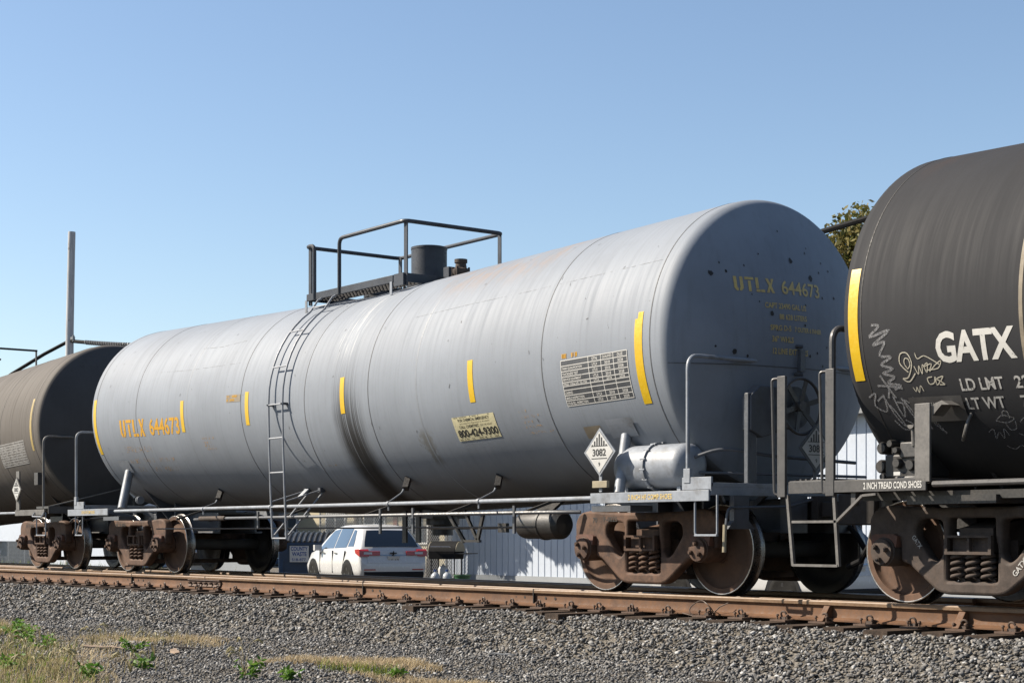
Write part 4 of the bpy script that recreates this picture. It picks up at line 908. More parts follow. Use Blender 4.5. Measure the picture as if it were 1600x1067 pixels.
# end ladder and handholds
for x, z1 in ((8.545, 2.03), (9.12, 2.05)):
    part('ladder_post', MB().b2((x - .05 - gx, -1.53, .94), (x + .05 - gx, -1.50, z1)), 'black_bar', cg.o, bevel=.006)
    part('handhold', MB().tube(arc([(x - .06 - gx, -1.5, z1 - .02), (x - .12 - gx, -1.52, z1 - .02), (x - .09 - gx, -1.52, .97), (x - .03 - gx, -1.5, .96)], .05, 4), .013, 8), 'black_bar', cg.o)
m = MB(); m.tube(arc([(9.12 - gx, -1.49, 1.95), (9.12 - gx, -1.49, 2.41), (9.12 - gx, 1.49, 2.41), (9.12 - gx, 1.49, 1.1)], .13, 6), .03, 10); part('end_handrail', m, 'black_bar', cg.o)
m = MB(); m.bar((8.60 - gx, -1.5, .96), (8.67 - gx, -1.5, .33), .03, .028); m.bar((9.15 - gx, -1.5, .96), (9.20 - gx, -1.5, .33), .03, .03); m.bar((8.66 - gx, -1.5, .72), (9.18 - gx, -1.5, .72), .03, .022); m.bar((8.67 - gx, -1.5, .335), (9.20 - gx, -1.5, .335), .04, .022); m.bar((9.18 - gx, -1.5, .72), (9.47 - gx, -1.5, .94), .026, .022); m.bar((9.47 - gx, -1.5, .94), (9.62 - gx, -1.5, .95), .026, .02); part('sill_step', m, 'soot_bar', cg.o)
m = MB(); m.b2((10.045 - gx, -1.525, 1.04), (10.20 - gx, -1.50, 1.685)); part('bolster_post', m, 'soot_bar', cg.o, bevel=.004)
m = MB(); m.prism([(10.21 - gx, 1.58), (10.21 - gx, 1.67), (10.30 - gx, 1.70), (10.38 - gx, 1.66), (10.30 - gx, 1.665)], -1.5, -1.36); part('post_gusset', m, 'soot_bar', cg.o)
part('lift_hook', MB().tube(arc([(10.42 - gx, -1.25, 1.62), (10.45 - gx, -1.36, 1.52), (10.42 - gx, -1.36, 1.42), (10.36 - gx, -1.3, 1.38)], .05, 4), .014, 8), 'soot_bar', cg.o)
# brake valve group
bv = MB(); bv.b2((9.44 - gx, -1.18, 1.09), (9.84 - gx, -.80, 1.30)); BV = part('brake_valve', bv, 'black_paint', cg.o, bevel=.02)
for (x, y, z, r, l) in ((9.37, -1.12, 1.36, .055, .03), (9.36, -1.12, 1.20, .06, .03), (9.40, -1.14, 1.11, .035, .03), (9.53, -1.18, 1.39, .035, .05), (9.60, -1.20, 1.22, .045, .03), (9.60, -1.20, 1.33, .03, .04), (9.73, -1.18, 1.20, .05, .03)):
    part('valve_cap', MB().lathe([(0, -l), (r * .8, -l), (r, -l + .02), (r, .12), (0, .12)], (x - gx, y, z), 'y', 16), 'black_paint', BV)
m = MB(); m.b2((9.46 - gx, -1.12, 1.30), (9.60 - gx, -.9, 1.46)); m.b2((9.62 - gx, -1.20, 1.26), (9.82 - gx, -.95, 1.40)); m.b2((9.56 - gx, -1.20, 1.05), (9.80 - gx, -.9, 1.11)); part('valve_body', m, 'black_bar', BV, bevel=.015)
m = MB(); m.tube(arc([(9.5 - gx, -1.1, 1.42), (9.5 - gx, -1.1, 1.56), (9.72 - gx, -1.1, 1.55), (9.74 - gx, -1.1, 1.35)], .06, 4), .016, 8); m.tube(arc([(9.7 - gx, -1.15, 1.5), (9.95 - gx, -1.15, 1.52), (10.1 - gx, -1.0, 1.44)], .06, 4), .012, 8); m.tube([(9.42 - gx, -1.0, 1.38), (9.1 - gx, -.4, 1.38), (8.9 - gx, .8, 1.36)], .018, 8); m.tube([(9.42 - gx, -1.0, 1.22), (9.1 - gx, -.4, 1.24), (8.9 - gx, .8, 1.22)], .018, 8); part('air_pipe', m, 'black_bar', BV)
m = MB(); m.lathe([(0, -.03), (.035, -.03), (.035, .03), (0, .03)], (9.76 - gx, -1.2, 1.54), 'y', 10); m.cyl((9.76 - gx, -1.2, 1.54), (9.77 - gx, -1.2, 1.36), .016, 8); part('cut_out_cock', m, 'soot_bar', BV)
part('valve_tag', MB().b2((9.575 - gx, -1.225, 1.115), (9.645 - gx, -1.215, 1.145)), 'placard_white', BV)
m = MB(); m.bar((9.35 - gx, -1.46, 1.0), (9.35 - gx, -1.46, .85), .05, .05); part('lever_guide', m, 'black_bar', cg.o)
m = MB(); m.b2((9.3 - gx, -1.3, .90), (11.4 - gx, -1.22, .97)); m.b2((-6.6, -1.35, .86), (-5.7, 1.35, .93)); part('bolster_beam', m, 'black_paint', cg.o)

# ---- the sooty car on the left
px_ = -16.35
cp = Car(px_, 1.50, 2.27, .04, 6.86, 'sooty_shell', 'sooty dark grey tank car with a faded yellow stripe at the left edge')
for x in (6.82, 5.2, 1.6, -1.6, -5.2): cp.seam(x, .012, 'seam_dark')
cp.stripe(6.72, .085, -17, 18.6, 'yellow_dull')
PF = cp.on(.003); RPn = 1.50
pa, pb, pc, pd = -11.25 - px_, -10.02 - px_, RPn * R_(-24.5), RPn * R_(-8.6)
TB2 = surf('data_panel', rect(pa, pc, pb, pd), PF, 'soot_bar', cp.tank, .04)
ln = [rect(pa, pc + (pd - pc) * k / 9 - .006, pb, pc + (pd - pc) * k / 9 + .006) for k in range(10)] + [rect(pa + (pb - pa) * q - .006, pc, pa + (pb - pa) * q + .006, pd) for q in (0, .42, .61, .8, 1)]
bl = [blocks(pa + .03, pa + .4, pc + (pd - pc) * (k + .25) / 9, .022, 50 + k) for k in range(8)] + [blocks(pa + (pb - pa) * q + .03, pa + (pb - pa) * q + .16, pc + (pd - pc) * (k + .25) / 9, .022, 70 + k) for k in range(8) for q in (.42, .61, .8)]
surf('ruling', join2(*ln, *bl), cp.on(.0045), 'grey_ink', TB2, .04)
for x in (-6.16, 6.16): add_truck(cp.o, x, 'rust'); saddle(cp, x, 'black_paint', False)
draft(cp, 1, 'black_paint'); draft(cp, -1, 'black_paint')
part('side_handrail', MB().tube([(-6.1, -1.5, 1.0), (6.1, -1.5, 1.0)], .024, 10), 'grey_paint', cp.o)
m = MB(); m.b2((6.03, -1.525, .95), (7.42, -1.505, 1.05)); m.b2((6.03, -1.505, 1.03), (7.42, -1.25, 1.05)); part('side_sill', m, 'soot_bar', cp.o, bevel=.003)
m = MB(); m.b2((7.0, -1.5, 1.065), (7.55, 1.5, 1.105)); m.b2((7.53, -1.5, .98), (7.55, 1.5, 1.065)); part('end_platform', m, 'black_bar', cp.o)
end_rail(cp, 7.30, -1.49, 1.07, 2.33, 'soot_bar'); step(cp, 7.22, -1.5, 1.0, .60, .42, 'grey_paint')
part('uncoupling_lever', MB().tube(arc([(7.0, -1.53, 1.0), (6.95, -1.56, .93), (7.4, -1.56, .92), (7.42, -1.53, 1.0)], .03, 3), .012, 8), 'grey_paint', cp.o)
pm = MB(); pm.b2((6.10, -1.53, 1.05), (6.25, -1.505, 1.75)); part('bolster_post', pm, 'soot_bar', cp.o)
placard(cp, 6.20, -1.55, 1.42, 'soot_bar', 'y', s=.19, post=False, dirt='placard_white')
placard(cp, 7.62, .05, 1.50, 'black_paint', 'x', s=.24, number='3082', post=True)
part('bolster_clip', MB().b2((6.45, -1.33, 1.50), (6.62, -1.20, 1.72)), 'black_bar', cp.o)
part('brace_rod', MB().tube([(7.3, -1.4, 1.1), (7.45, .6, 1.6)], .013, 6), 'soot_bar', cp.o)
# platform rails on the sooty car
for x0, x1 in ((-1.2, -.9), (-.3, 1.25)):
    part('guard_rail', MB().tube(arc([(x0, -.74, 3.75), (x0, -.74, 4.5), (x1, -.74, 4.5), (x1, .74, 4.5)], .08, 5), .022, 8), 'black_paint', cp.o)
for x, y in ((1.22, -.73), (1.22, .73), (-1.2, -.73)): part('rail_post', MB().b2((x - .03, y - .01, 3.6), (x + .03, y + .01, 4.5)), 'black_paint', cp.o)
part('top_platform', MB().b2((-1.25, -.78, 3.76), (1.25, -.35, 3.82)), 'black_paint', cp.o)

# ------------------------------------------------------------------ beyond the track
GL = -.78
def car_meshes():
    # stations: x, z bottom, sill half width, belt z, belt half width, roof z, roof half width
    S = [(0.0, .42, .70, .60, .74, .62, .70), (.03, .33, .84, .70, .87, .74, .84), (.10, .30, .89, .90, .89, .97, .84), (.17, .29, .905, 1.02, .87, 1.06, .80), (.38, .28, .915, 1.05, .87, 1.33, .70), (.60, .28, .918, 1.05, .875, 1.56, .61), (.82, .28, .92, 1.045, .88, 1.62, .60), (1.3, .26, .92, 1.03, .89, 1.66, .60), (2.0, .25, .92, 1.01, .895, 1.655, .60), (2.6, .25, .92, 1.00, .89, 1.60, .60), (3.0, .26, .92, .99, .89, 1.42, .68), (3.5, .27, .92, .98, .87, 1.10, .74), (3.62, .27, .92, .975, .86, 1.01, .76), (4.2, .28, .90, .90, .80, .95, .70), (4.5, .30, .82, .80, .74, .85, .62), (4.64, .36, .66, .66, .62, .70, .5)]
    def at(x):
        for a, b in zip(S[:-1], S[1:]):
            if a[0] <= x <= b[0]: t = (x - a[0]) / (b[0] - a[0]); return [p + (q - p) * t for p, q in zip(a, b)]
        return S[-1]
    def half(s):
        x, zb, ws, zt, wb, zr, wr = s; zm = zb + (zt - zb) * .55
        return [(0, zb), (ws * .86, zb), (ws * .97, zb + .07), (ws, zb + .2 if zt - zb > .4 else zb + (zt - zb) * .4), (max(ws, wb) + .008, zm), (wb + .004, zt - .03), (wb - .01, zt), (wr + .03, zr - .07 if zr - zt > .15 else zr - .02), (wr - .02, zr - .018), (wr * .6, zr), (0, zr + .012)]
    m = MB(); rows = []
    for s in S:
        h = half(s); ring = [(s[0], -y, z) for y, z in h] + [(s[0], y, z) for y, z in h[::-1][1:-1]]; rows.append(ring)
    n = len(rows[0])
    m.add([p for r in rows for p in r], [(i * n + k, i * n + (k + 1) % n, (i + 1) * n + (k + 1) % n, (i + 1) * n + k) for i in range(len(rows) - 1) for k in range(n)] + [tuple(range(n))[::-1], tuple((len(rows) - 1) * n + k for k in range(n))])
    K = {'body': m.mesh('body', 'car_white', 48)}
    def sp(x, t, s, d=.006):         # on the window band
        h = half(at(x)); a, b = h[6], h[7]; y = a[0] + (b[0] - a[0]) * t; z = a[1] + (b[1] - a[1]) * t; return (x, s * (y + d), z + d * .3)
    def pane(xs0, xs1, s, nx=5, t0=.06, t1=.95):
        P = MB(); V = []
        for i in range(nx + 1):
            u = i / nx; V += [sp(xs0[0] + (xs1[0] - xs0[0]) * u, t0, s), sp(xs0[1] + (xs1[1] - xs0[1]) * u, t1, s)]
        P.add(V, [(2 * i, 2 * i + 2, 2 * i + 3, 2 * i + 1) for i in range(nx)]); return P
    for s, nm in ((-1, 'r'), (1, 'l')):
        K['w1' + nm] = pane((2.13, 2.13), (3.32, 2.72), s).mesh('side_window', 'side_glass', 60); K['w2' + nm] = pane((1.16, 1.16), (2.07, 2.07), s).mesh('side_window', 'side_glass', 60); K['w3' + nm] = pane((.66, .90), (1.08, 1.08), s, 4, .10, .9).mesh('side_window', 'side_glass', 60)
    P = MB(); V = []
    for (x, z, w_) in ((.185, 1.085, .73), (.29, 1.22, .69), (.40, 1.36, .63), (.535, 1.505, .555)): V += [(x - .012, -w_, z), (x - .022, 0, z + .008), (x - .012, w_, z)]
    P.add(V, [(3 * i + k, 3 * i + k + 1, 3 * i + 4 + k, 3 * i + 3 + k) for i in range(3) for k in range(2)]); K['rear_window'] = P.mesh('rear_window', 'tinted_glass', 60)
    P = MB(); V = []
    for (x, z, w_) in ((3.50, 1.115, .72), (3.2, 1.31, .69), (2.85, 1.51, .64)): V += [(x + .01, -w_, z), (x + .03, 0, z + .02), (x + .01, w_, z)]
    P.add(V, [(3 * i + k, 3 * i + k + 1, 3 * i + 4 + k, 3 * i + 3 + k) for i in range(2) for k in range(2)]); K['windshield'] = P.mesh('windshield', 'tinted_glass', 60)
    K['bumper_trim'] = MB().prism([(-.012, .32), (.10, .28), (.10, .46), (.0, .46), (-.02, .42)], -.80, .80).mesh('bumper_trim', 'car_trim', 30)
    K['tail_panel'] = MB().prism([(.006, .68), (.05, .66), (.13, .96), (.10, .985), (.055, .84)], -.70, .70).mesh('tail_panel', 'car_white', 30)
    K['trim_strip'] = MB().prism([(.05, .865), (.10, .86), (.11, .885), (.06, .89)], -.56, .56).mesh('trim_strip', 'chrome', 30)
    K['plate'] = MB().box((.035, 0, .77), (.02, .32, .16), Matrix.Rotation(-.22, 3, 'Y')).mesh('licence_plate', 'placard_white', 0)
    for s, nm in ((-1, 'r'), (1, 'l')):
        K['tail' + nm] = MB().prism([(.03, .845), (.045, .99), (.11, 1.03), (.40, 1.02), (.36, .93), (.14, .865)], s * .915 if s > 0 else -.915, s * .66).mesh('tail_light', 'lamp_red', 30)
        K['tail2' + nm] = MB().prism([(.035, .87), (.045, .975), (.12, .985), (.12, .88)], s * .66, s * .36).mesh('tail_light', 'lamp_red', 30)
        K['tc' + nm] = MB().prism([(.022, .90), (.03, .955), (.10, .955), (.10, .905)], s * .80, s * .58).mesh('lens', 'lamp_clear', 30)
        K['ref' + nm] = MB().prism([(-.018, .50), (.06, .50), (.06, .525), (-.018, .525)], s * .80, s * .50).mesh('reflector', 'lamp_red', 30)
        K['mir' + nm] = MB().box((3.08, s * 1.0, 1.05), (.12, .20, .15)).mesh('mirror', 'car_white', 0)
        for j, (x0, x1) in enumerate(((1.75, 1.92), (2.72, 2.89))): K['h%d' % j + nm] = MB().b2((x0, s * .918, .905), (x1, s * .945, .93)).mesh('door_handle', 'chrome', 0)
        for j, xd in enumerate((1.12, 2.10, 3.12)): K['d%d' % j + nm] = MB().prism([(xd - .004 + (.25 if j == 0 else 0), .40), (xd + .004 + (.25 if j == 0 else 0), .40), (xd + .004, .98), (xd - .004, .98)], s * .900, s * .9335).mesh('door_gap', 'car_trim', 0)
        for j, wx_ in enumerate((.93, 3.66)):
            A = MB(); A.lathe([(.0, .0), (.395, .0), (.405, -.014), (.36, -.02), (0, -.02)], (0, 0, 0), 'y', 32); A.v = [(x, y * (1 if s < 0 else -1), z) for x, y, z in A.v if True]; K['arch%d' % j + nm] = (A.mesh('wheel_arch', 'car_trim', 40), (wx_, s * .921, .36))
    t = MB(); t.lathe([(.21, -.01), (.25, -.025), (.32, -.02), (.35, .0), (.35, .19), (.32, .21), (.2, .21)], axis='y', n=36); K['tyre'] = t.mesh('tyre', 'tyre', 40)
    r = MB(); r.lathe([(.0, .02), (.05, .0), (.05, .05), (.19, .06), (.215, .0), (.225, .05), (.22, .12)], axis='y', n=30)
    for k in range(5): a = R_(72 * k + 20); r.bar((.03 * math.cos(a), .015, .03 * math.sin(a)), (.21 * math.cos(a), .01, .21 * math.sin(a)), .05, .02, (0, 1, 0))
    K['rim'] = r.mesh('rim', 'rim_metal', 40)
    return K
CK = car_meshes()
NM = {'w1': 'side_window', 'w2': 'side_window', 'w3': 'side_window'}
def park(name, label, loc, rz):
    o = thing(name, label, 'car', loc, rz, 'white cars parked behind the track')
    b = link('body', CK['body'], o)
    for k, v in CK.items():
        if k in ('body', 'tyre', 'rim'): continue
        me, at_ = v if isinstance(v, tuple) else (v, (0, 0, 0)); nm = me.name.split('.')[0]
        link(nm, me, o, at_)
    for x in (.93, 3.66):
        for s in (-1, 1):
            t = link('tyre', CK['tyre'], o, (x, s * .935, .35), (0, 0, 0 if s < 0 else math.pi)); link('rim', CK['rim'], t, (0, -.012, 0))
    return o
suv = park('parked_car', 'white compact car seen from behind beside the blue dumpster', (-16.35, 10.55, GL), R_(168))
surf('plate_lettering', blocks(-.13, .13, .005, .07, 91), lambda u, v: (.018 + (v) * -.0 + .012 * (v > 0.03), -u, .735 + v), 'black_ink', suv)
m = MB(); m.bar((.03, 0, .98), (.02, 0, .86), .03, .012); m.prism([(.026, .915), (.026, .945), (.06, .945), (.06, .915)], -.09, .09); part('tail_emblem', m, 'car_trim', suv)
park('parked_car', 'white car glimpsed behind the wheels between the grey and black tank cars', (-.2, 9.6, GL), R_(180))

# siding building
bd = thing('siding_building', 'white metal sided building behind the grey tank car', 'building', (-24.7, 18, GL))
bw, nb = .30, 112; bme = MB().prism([(.006, 0), (.020, -.018), (bw - .02, -.018), (bw - .006, 0), (bw - .006, .04), (.006, .04)], .16, 4.3, 'z').mesh('siding_board', 'white_siding', 20)
for k in range(nb): link('siding_board', bme, bd, (k * bw, random.uniform(-.002, .002), 0))
part('wall_core', MB().b2((0.0, .03, 0), (nb * bw, 9, 4.28)), 'roof_metal', bd); part('base_trim', MB().b2((-.03, -.05, 0), (nb * bw, .03, .16)), 'pale_wall', bd)
part('corner_trim', MB().b2((-.06, -.04, 0), (.0, .12, 4.3)), 'pale_wall', bd)
part('roof', MB().prism([(-.4, 4.25), (9.4, 4.25), (9.4, 4.4), (4.5, 5.4), (-.4, 4.4)], -.3, nb * bw + .3, 'x'), 'roof_metal', bd)
# blue pallets of colour are the shade of the tree; next the cream house
hs_ = thing('cream_house', 'cream walled house with white windows beyond the dumpster', 'house', (-52, 25.5, GL))
part('wall', MB().b2((0, 0, 0), (17, 8, 3.2)), 'cream_wall', hs_); part('roof', MB().prism([(-.5, 3.15), (8.5, 3.15), (4, 5.2)], -.4, 17.4, 'x'), 'red_trim', hs_)
for x in (3.0, 7.2, 10.4, 13.6):
    w_ = part('window', MB().b2((x, -.06, 1.0), (x + 1.7, .02, 2.4)), 'placard_white', hs_)
    for k in range(2): part('pane', MB().b2((x + .1 + k * .8, -.07, 1.1), (x + .8 + k * .8, -.061, 2.3)), 'side_glass', w_)
for x in (9.6, 12.7): part('corner_board', MB().b2((x, -.05, 0), (x + .3, 0, 3.1)), 'red_trim', hs_)
# dumpster
dp = thing('dumpster', 'dark blue steel dumpster with ribbed black lid and white notice', 'dumpster', (-22.85, 12.15, GL), R_(55))
m = MB(); m.prism([(-.78, .12), (.78, .12), (.92, 1.18), (-.92, 1.18)], -1.05, 1.05, 'x'); part('bin', m, 'dumpster_blue', dp, bevel=.02)
m = MB(); m.b2((-1.09, -.96, 1.10), (1.09, -.90, 1.2)); m.b2((-1.0, -.86, .12), (-.92, -.80, 1.12)); m.b2((.92, -.90, .12), (1.0, -.80, 1.12)); m.b2((-.04, -.89, .15), (.04, -.80, 1.12)); part('rib', m, 'dumpster_blue', dp)
m = MB()
for k in range(15):
    x = -1.05 + k * .15; m.tube([(x, -.98, 1.20), (x, -.7, 1.30), (x, -.1, 1.42), (x, .5, 1.48), (x, .95, 1.42)], .035, 6)
m.prism([(-.98, 1.18), (-.7, 1.29), (-.1, 1.41), (.5, 1.47), (.95, 1.41), (.95, 1.18)], -1.08, 1.08, 'x'); part('lid', m, 'lid_black', dp)
sg_ = part('notice', MB().b2((-.72, -.985, .62), (-.18, -.975, 1.08)), 'placard_white', dp)
surf('lettering', join2(fit_text('COUNTY', .48, .12, -.69, .94, .03), fit_text('WASTE', .42, .12, -.66, .79, .03), fit_text('518-877', .40, .08, -.66, .65, .02)), lambda u, v: (u, -.988, v), 'blue_cap', sg_)
part('sleeve', MB().b2((-1.25, -.35, .55), (-1.02, .35, .72)), 'dumpster_blue', dp)
# chain-link fence
fn = thing('chain_link_fence', 'grey chain link fence with steel posts in front of two trunks', 'fence', (-30.3, 16.6, GL))
fw, fh, cs = 7.9, 2.4, .115; m = MB(); V = []; F = []
def wire(p, q, r=.006):
    m.bar(p, q, r * 2, r * 2)
k = -fh
while k < fw:
    for sgn in (1, -1):
        a0, a1 = k, k + fh; z0, z1 = (0, fh) if sgn > 0 else (fh, 0)
        if a0 < 0: t = -a0 / fh; z0 = z0 + (z1 - z0) * t; a0 = 0
        if a1 > fw: t = (a1 - fw) / fh; z1 = z1 - ((fh if sgn > 0 else -fh)) * t; a1 = fw
        if a1 - a0 > .05: wire((a0, .004 * sgn, z0), (a1, .004 * sgn, z1))
    k += cs
tag(part('wire_mesh', m, 'galv', fn, smooth=0), None, kind='stuff')
for x in (0, 2.6, 5.2, 7.55): part('post', MB().cyl((x, .03, 0), (x + (.05 if x > 7 else 0), .03, fh + .1), .035, 10), 'galv', fn)
part('top_rail', MB().cyl((0, .03, fh), (fw, .03, fh), .022, 8), 'galv', fn)
# barbecue
bq = thing('barbecue_grill', 'black barbecue grill with hood and side shelf beside the white car', 'grill', (-19.05, 14.05, GL), R_(28))
HP = [(.30 * math.cos(a), .92 + .30 * math.sin(a)) for a in np.linspace(0, math.pi, 13)]
part('hood', MB().prism(HP, -.42, .42, 'x'), 'rubber', bq, bevel=.01)
for s in (-1, 1): part('hood_end', MB().prism([(p[0] * .96, .93 + (p[1] - .92) * .94) for p in HP], s * .425 - .012, s * .425 + .012, 'x'), 'tan_box', bq)
part('fire_box', MB().prism([(-.28, .72), (.28, .72), (.31, .92), (-.31, .92)], -.40, .40, 'x'), 'rubber', bq); part('side_shelf', MB().b2((.42, -.26, .86), (.85, .26, .89)), 'lid_black', bq)
for x in (-.36, .36):
    for y in (-.22, .22): part('leg', MB().cyl((x, y, 0), (x, y, .74), .02, 8), 'lid_black', bq)
part('lower_shelf', MB().b2((-.38, -.24, .16), (.38, .24, .19)), 'lid_black', bq); part('handle', MB().tube([(-.3, -.34, 1.05), (-.3, -.38, 1.06), (.3, -.38, 1.06), (.3, -.34, 1.05)], .014, 8), 'chrome', bq)
part('gas_bottle', MB().lathe([(0, .19), (.12, .2), (.14, .25), (.14, .45), (.10, .52), (.03, .53), (.03, .58), (0, .58)], (-.1, 0, 0), n=18), 'placard_white', bq)
for i, (x, y, lb) in enumerate(((-18.5, 13.3, 'clear plastic water jug with blue cap at the foot of the grill, left one'), (-18.3, 13.55, 'clear plastic water jug with blue cap at the foot of the grill, right one'))):
    j = thing('water_jug', lb, 'jug', (x, y, GL), 0, 'water jugs by the grill')
    part('jar', MB().lathe([(0, 0), (.12, .0), (.135, .03), (.13, .12), (.138, .16), (.13, .26), (.09, .33), (.035, .37), (.035, .40), (0, .40)], n=18), 'jug_plastic', j); part('cap', MB().lathe([(0, .39), (.042, .39), (.042, .44), (0, .445)], n=12), 'blue_cap', j)
tb_ = thing('plastic_tub', 'small green plastic tub on the ground right of the water jugs', 'tub', (-18.0, 13.85, GL)); part('tub', MB().lathe([(0, 0), (.17, 0), (.22, .26), (.24, .27), (.24, .30), (.20, .30), (.16, .03), (0, .03)], n=20), 'green_plastic', tb_)
# left: white shed, sign, corrugated fence, barrel, boxes
sh = thing('white_shed', 'white walled shed at the far left behind the sooty car', 'shed', (-72, 18.0, GL)); part('wall', MB().b2((0, 0, 0), (24, 6, 4.0)), 'white_siding', sh); part('roof', MB().prism([(-.4, 3.95), (6.4, 3.95), (3, 5.0)], -.3, 24.3, 'x'), 'roof_metal', sh)
part('door', MB().b2((17, -.05, 0), (18.1, 0, 2.1)), 'pale_wall', sh)
cf = thing('corrugated_fence', 'grey corrugated metal fence at the far left under the sooty car', 'fence', (-64, 14.2, GL))
for k in range(16):
    P = [(x * .95 / 14, -.025 * (1 if j % 2 else -1)) for j, x in enumerate(range(15))]; 
    m = MB(); V = []; 
    for x, y in P: V += [(x, y, 0), (x, y, 1.12)]
    m.add(V, [(2 * i, 2 * i + 2, 2 * i + 3, 2 * i + 1) for i in range(14)]); me = m.mesh('sheet', 'galv', 0); link('sheet', me, cf, (k * .97, .02 * (k % 2), 0))
    if k % 3 == 0: part('post', MB().b2((k * .97 - .05, .06, 0), (k * .97 + .05, .16, 1.2)), 'bark', cf)
os_ = thing('orange_board', 'orange framed board in front of the white shed at the left edge', 'sign', (-54.75, 13.6, GL)); part('board', MB().b2((-.6, 0, 1.15), (.75, .06, 1.9)), 'orange_plastic', os_, bevel=.03); part('face', MB().b2((-.5, -.012, 1.25), (.6, -.002, 1.8)), 'tan_box', os_)
for x in (-.4, .4): part('leg', MB().b2((x - .03, .01, 0), (x + .03, .05, 1.2)), 'bark', os_)
wb_ = thing('white_barrel', 'small white barrel standing before the corrugated fence', 'barrel', (-50.6, 12.6, GL)); part('barrel', MB().lathe([(0, 0), (.27, 0), (.28, .04), (.28, .34), (.295, .36), (.28, .38), (.28, .72), (.26, .76), (0, .76)], n=24), 'placard_white', wb_)
bx_ = thing('storage_cabinet', 'pale grey storage cabinet seen between the left truck wheels', 'cabinet', (-29.5, 13.2, GL), R_(12)); part('case', MB().b2((-.95, -.4, 0), (.95, .4, 1.05)), 'pale_wall', bx_, bevel=.02); part('lid', MB().b2((-1.0, -.45, 1.05), (1.0, .45, 1.11)), 'pale_wall', bx_)
cr = thing('wooden_crate', 'brown wooden crate on a white box behind the left truck', 'crate', (-32.9, 13.0, GL), R_(10))
part('box', MB().b2((-.55, -.35, 0), (.55, .35, .36)), 'placard_white', cr)
for k in range(3): part('plank', MB().b2((-.6, -.40, .40 + k * .13), (.6, -.37, .51 + k * .13)), 'pale_wood', cr)
part('core', MB().b2((-.57, -.36, .365), (.57, .36, .79)), 'bark', cr)

# pole and cables
pp = thing('utility_pole', 'weathered grey wooden utility pole rising behind the sooty car', 'pole', (-55.9, 18.1, GL))
part('shaft', MB().tube([(0, 0, 0), (-.05, 0, 6), (.05, 0, 11), (.30, 0, 15.62)], [.22, .20, .185, .165], 20), 'pole_wood', pp); part('cap', MB().tube([(.255, 0, 14.8), (.298, 0, 15.58)], .172, 20), 'pole_wood', pp)
part('cable_bracket', MB().b2((.02, -.06, 10.55), (.55, .06, 10.68)).cyl((.5, 0, 10.45), (.5, 0, 10.75), .05, 8), 'galv', pp)
def cable(name, pts, r, label, wrap=None):
    o = thing(name, label, 'cable', pts[0]); P = [Vector(p) - Vector(pts[0]) for p in pts]; part('line', MB().tube(P, r, 8), 'rubber', o)
    if wrap:
        a, b = wrap; h = []; 
        seg = P[a:b + 1]; n = 150
        for i in range(n):
            t = i / (n - 1) * (len(seg) - 1); k = min(int(t), len(seg) - 2); q = seg[k].lerp(seg[k + 1], t - k); an = i * .9; h.append(q + Vector((0, math.cos(an), math.sin(an))) * (r + .004))
        part('wrapping', MB().tube(h, .03, 6), 'roof_metal', o)
def par(x):
    t = (x + 55.9) / (12 + 55.9); return (x, 18.1 + 8.2 * t, 9.75 - .135 * (x + 55.9) + .00291 * (x + 55.9) ** 2)
cable('overhead_cable', [par(x) for x in np.concatenate([np.linspace(-55.9, -50, 9), np.linspace(-47, 30, 34)])], .085, 'thick black overhead cable strung from the pole to the right behind the tank cars', (2, 8))
cable('service_cable', [(-55.9, 18.1, 9.75), (-57.2, 17.4, 9.2), (-59, 16.5, 8.35), (-61, 15.5, 7.2), (-64, 14, 5.3)], .085, 'black service cable dropping from the pole to the left behind the sooty car')

# ------------------------------------------------------------------ trees
def leaves(c, r, n, size, mat, seed, name='crown', lump=9, fill=.55):
    g_ = np.random.default_rng(seed); c = np.array(c); r = np.array(r)
    L = g_.normal(size=(lump, 3)); L /= np.linalg.norm(L, axis=1)[:, None]; L *= g_.uniform(.35, .8, lump)[:, None]; lr = g_.uniform(.32, .55, lump)
    k = g_.integers(0, lump, n); d = g_.normal(size=(n, 3)); d /= np.linalg.norm(d, axis=1)[:, None]; P = L[k] + d * (lr[k] * g_.uniform(.25, 1, n) ** fill)[:, None]
    P = P * r + c; nn = g_.normal(size=(n, 3)); nn[:, 2] += .5; nn /= np.linalg.norm(nn, axis=1)[:, None]
    a = np.cross(nn, g_.normal(size=(n, 3))); a /= np.linalg.norm(a, axis=1)[:, None]; b = np.cross(nn, a); s = size * g_.uniform(.6, 1.3, n)[:, None]
    V = np.stack([P - a * s, P + b * s * .55, P + a * s, P - b * s * .55], 1).reshape(-1, 3); F = np.arange(4 * n).reshape(n, 4)
    me = bpy.data.meshes.new(name); me.from_pydata(V.tolist(), [], F.tolist()); me.materials.append(MAT[mat]); return me
def tree(label, loc, h, cr, cz, n, size, seed, tr=.2):
    o = thing('tree', label, 'tree', loc, 0, 'trees behind the train'); g_ = random.Random(seed)
    m = MB(); m.tube([(0, 0, 0), (.06, .03, h * .3), (-.05, .05, h * .55), (.08, 0, h * .8)], [tr, tr * .8, tr * .62, tr * .3], 10)
    for k in range(7):
        a = g_.uniform(0, 6.28); z = h * g_.uniform(.38, .62); L = g_.uniform(.6, .95); m.tube([(0, 0, z), (cr[0] * .4 * L * math.cos(a), cr[1] * .4 * L * math.sin(a), z + h * .13), (cr[0] * .8 * L * math.cos(a), cr[1] * .8 * L * math.sin(a), z + h * .22)], [tr * .42, tr * .28, tr * .08], 6)
    part('trunk', m, 'bark', o); link('crown', leaves((0, 0, cz), cr, n, size, 'tree_leaf', seed), o); return o
tree('tree with dark trunk behind the fence at the corner of the white building', (-24.2, 17.1, GL), 6.6, (4.3, 3.2, 2.9), 5.3, 26000, .2, 3, .22)
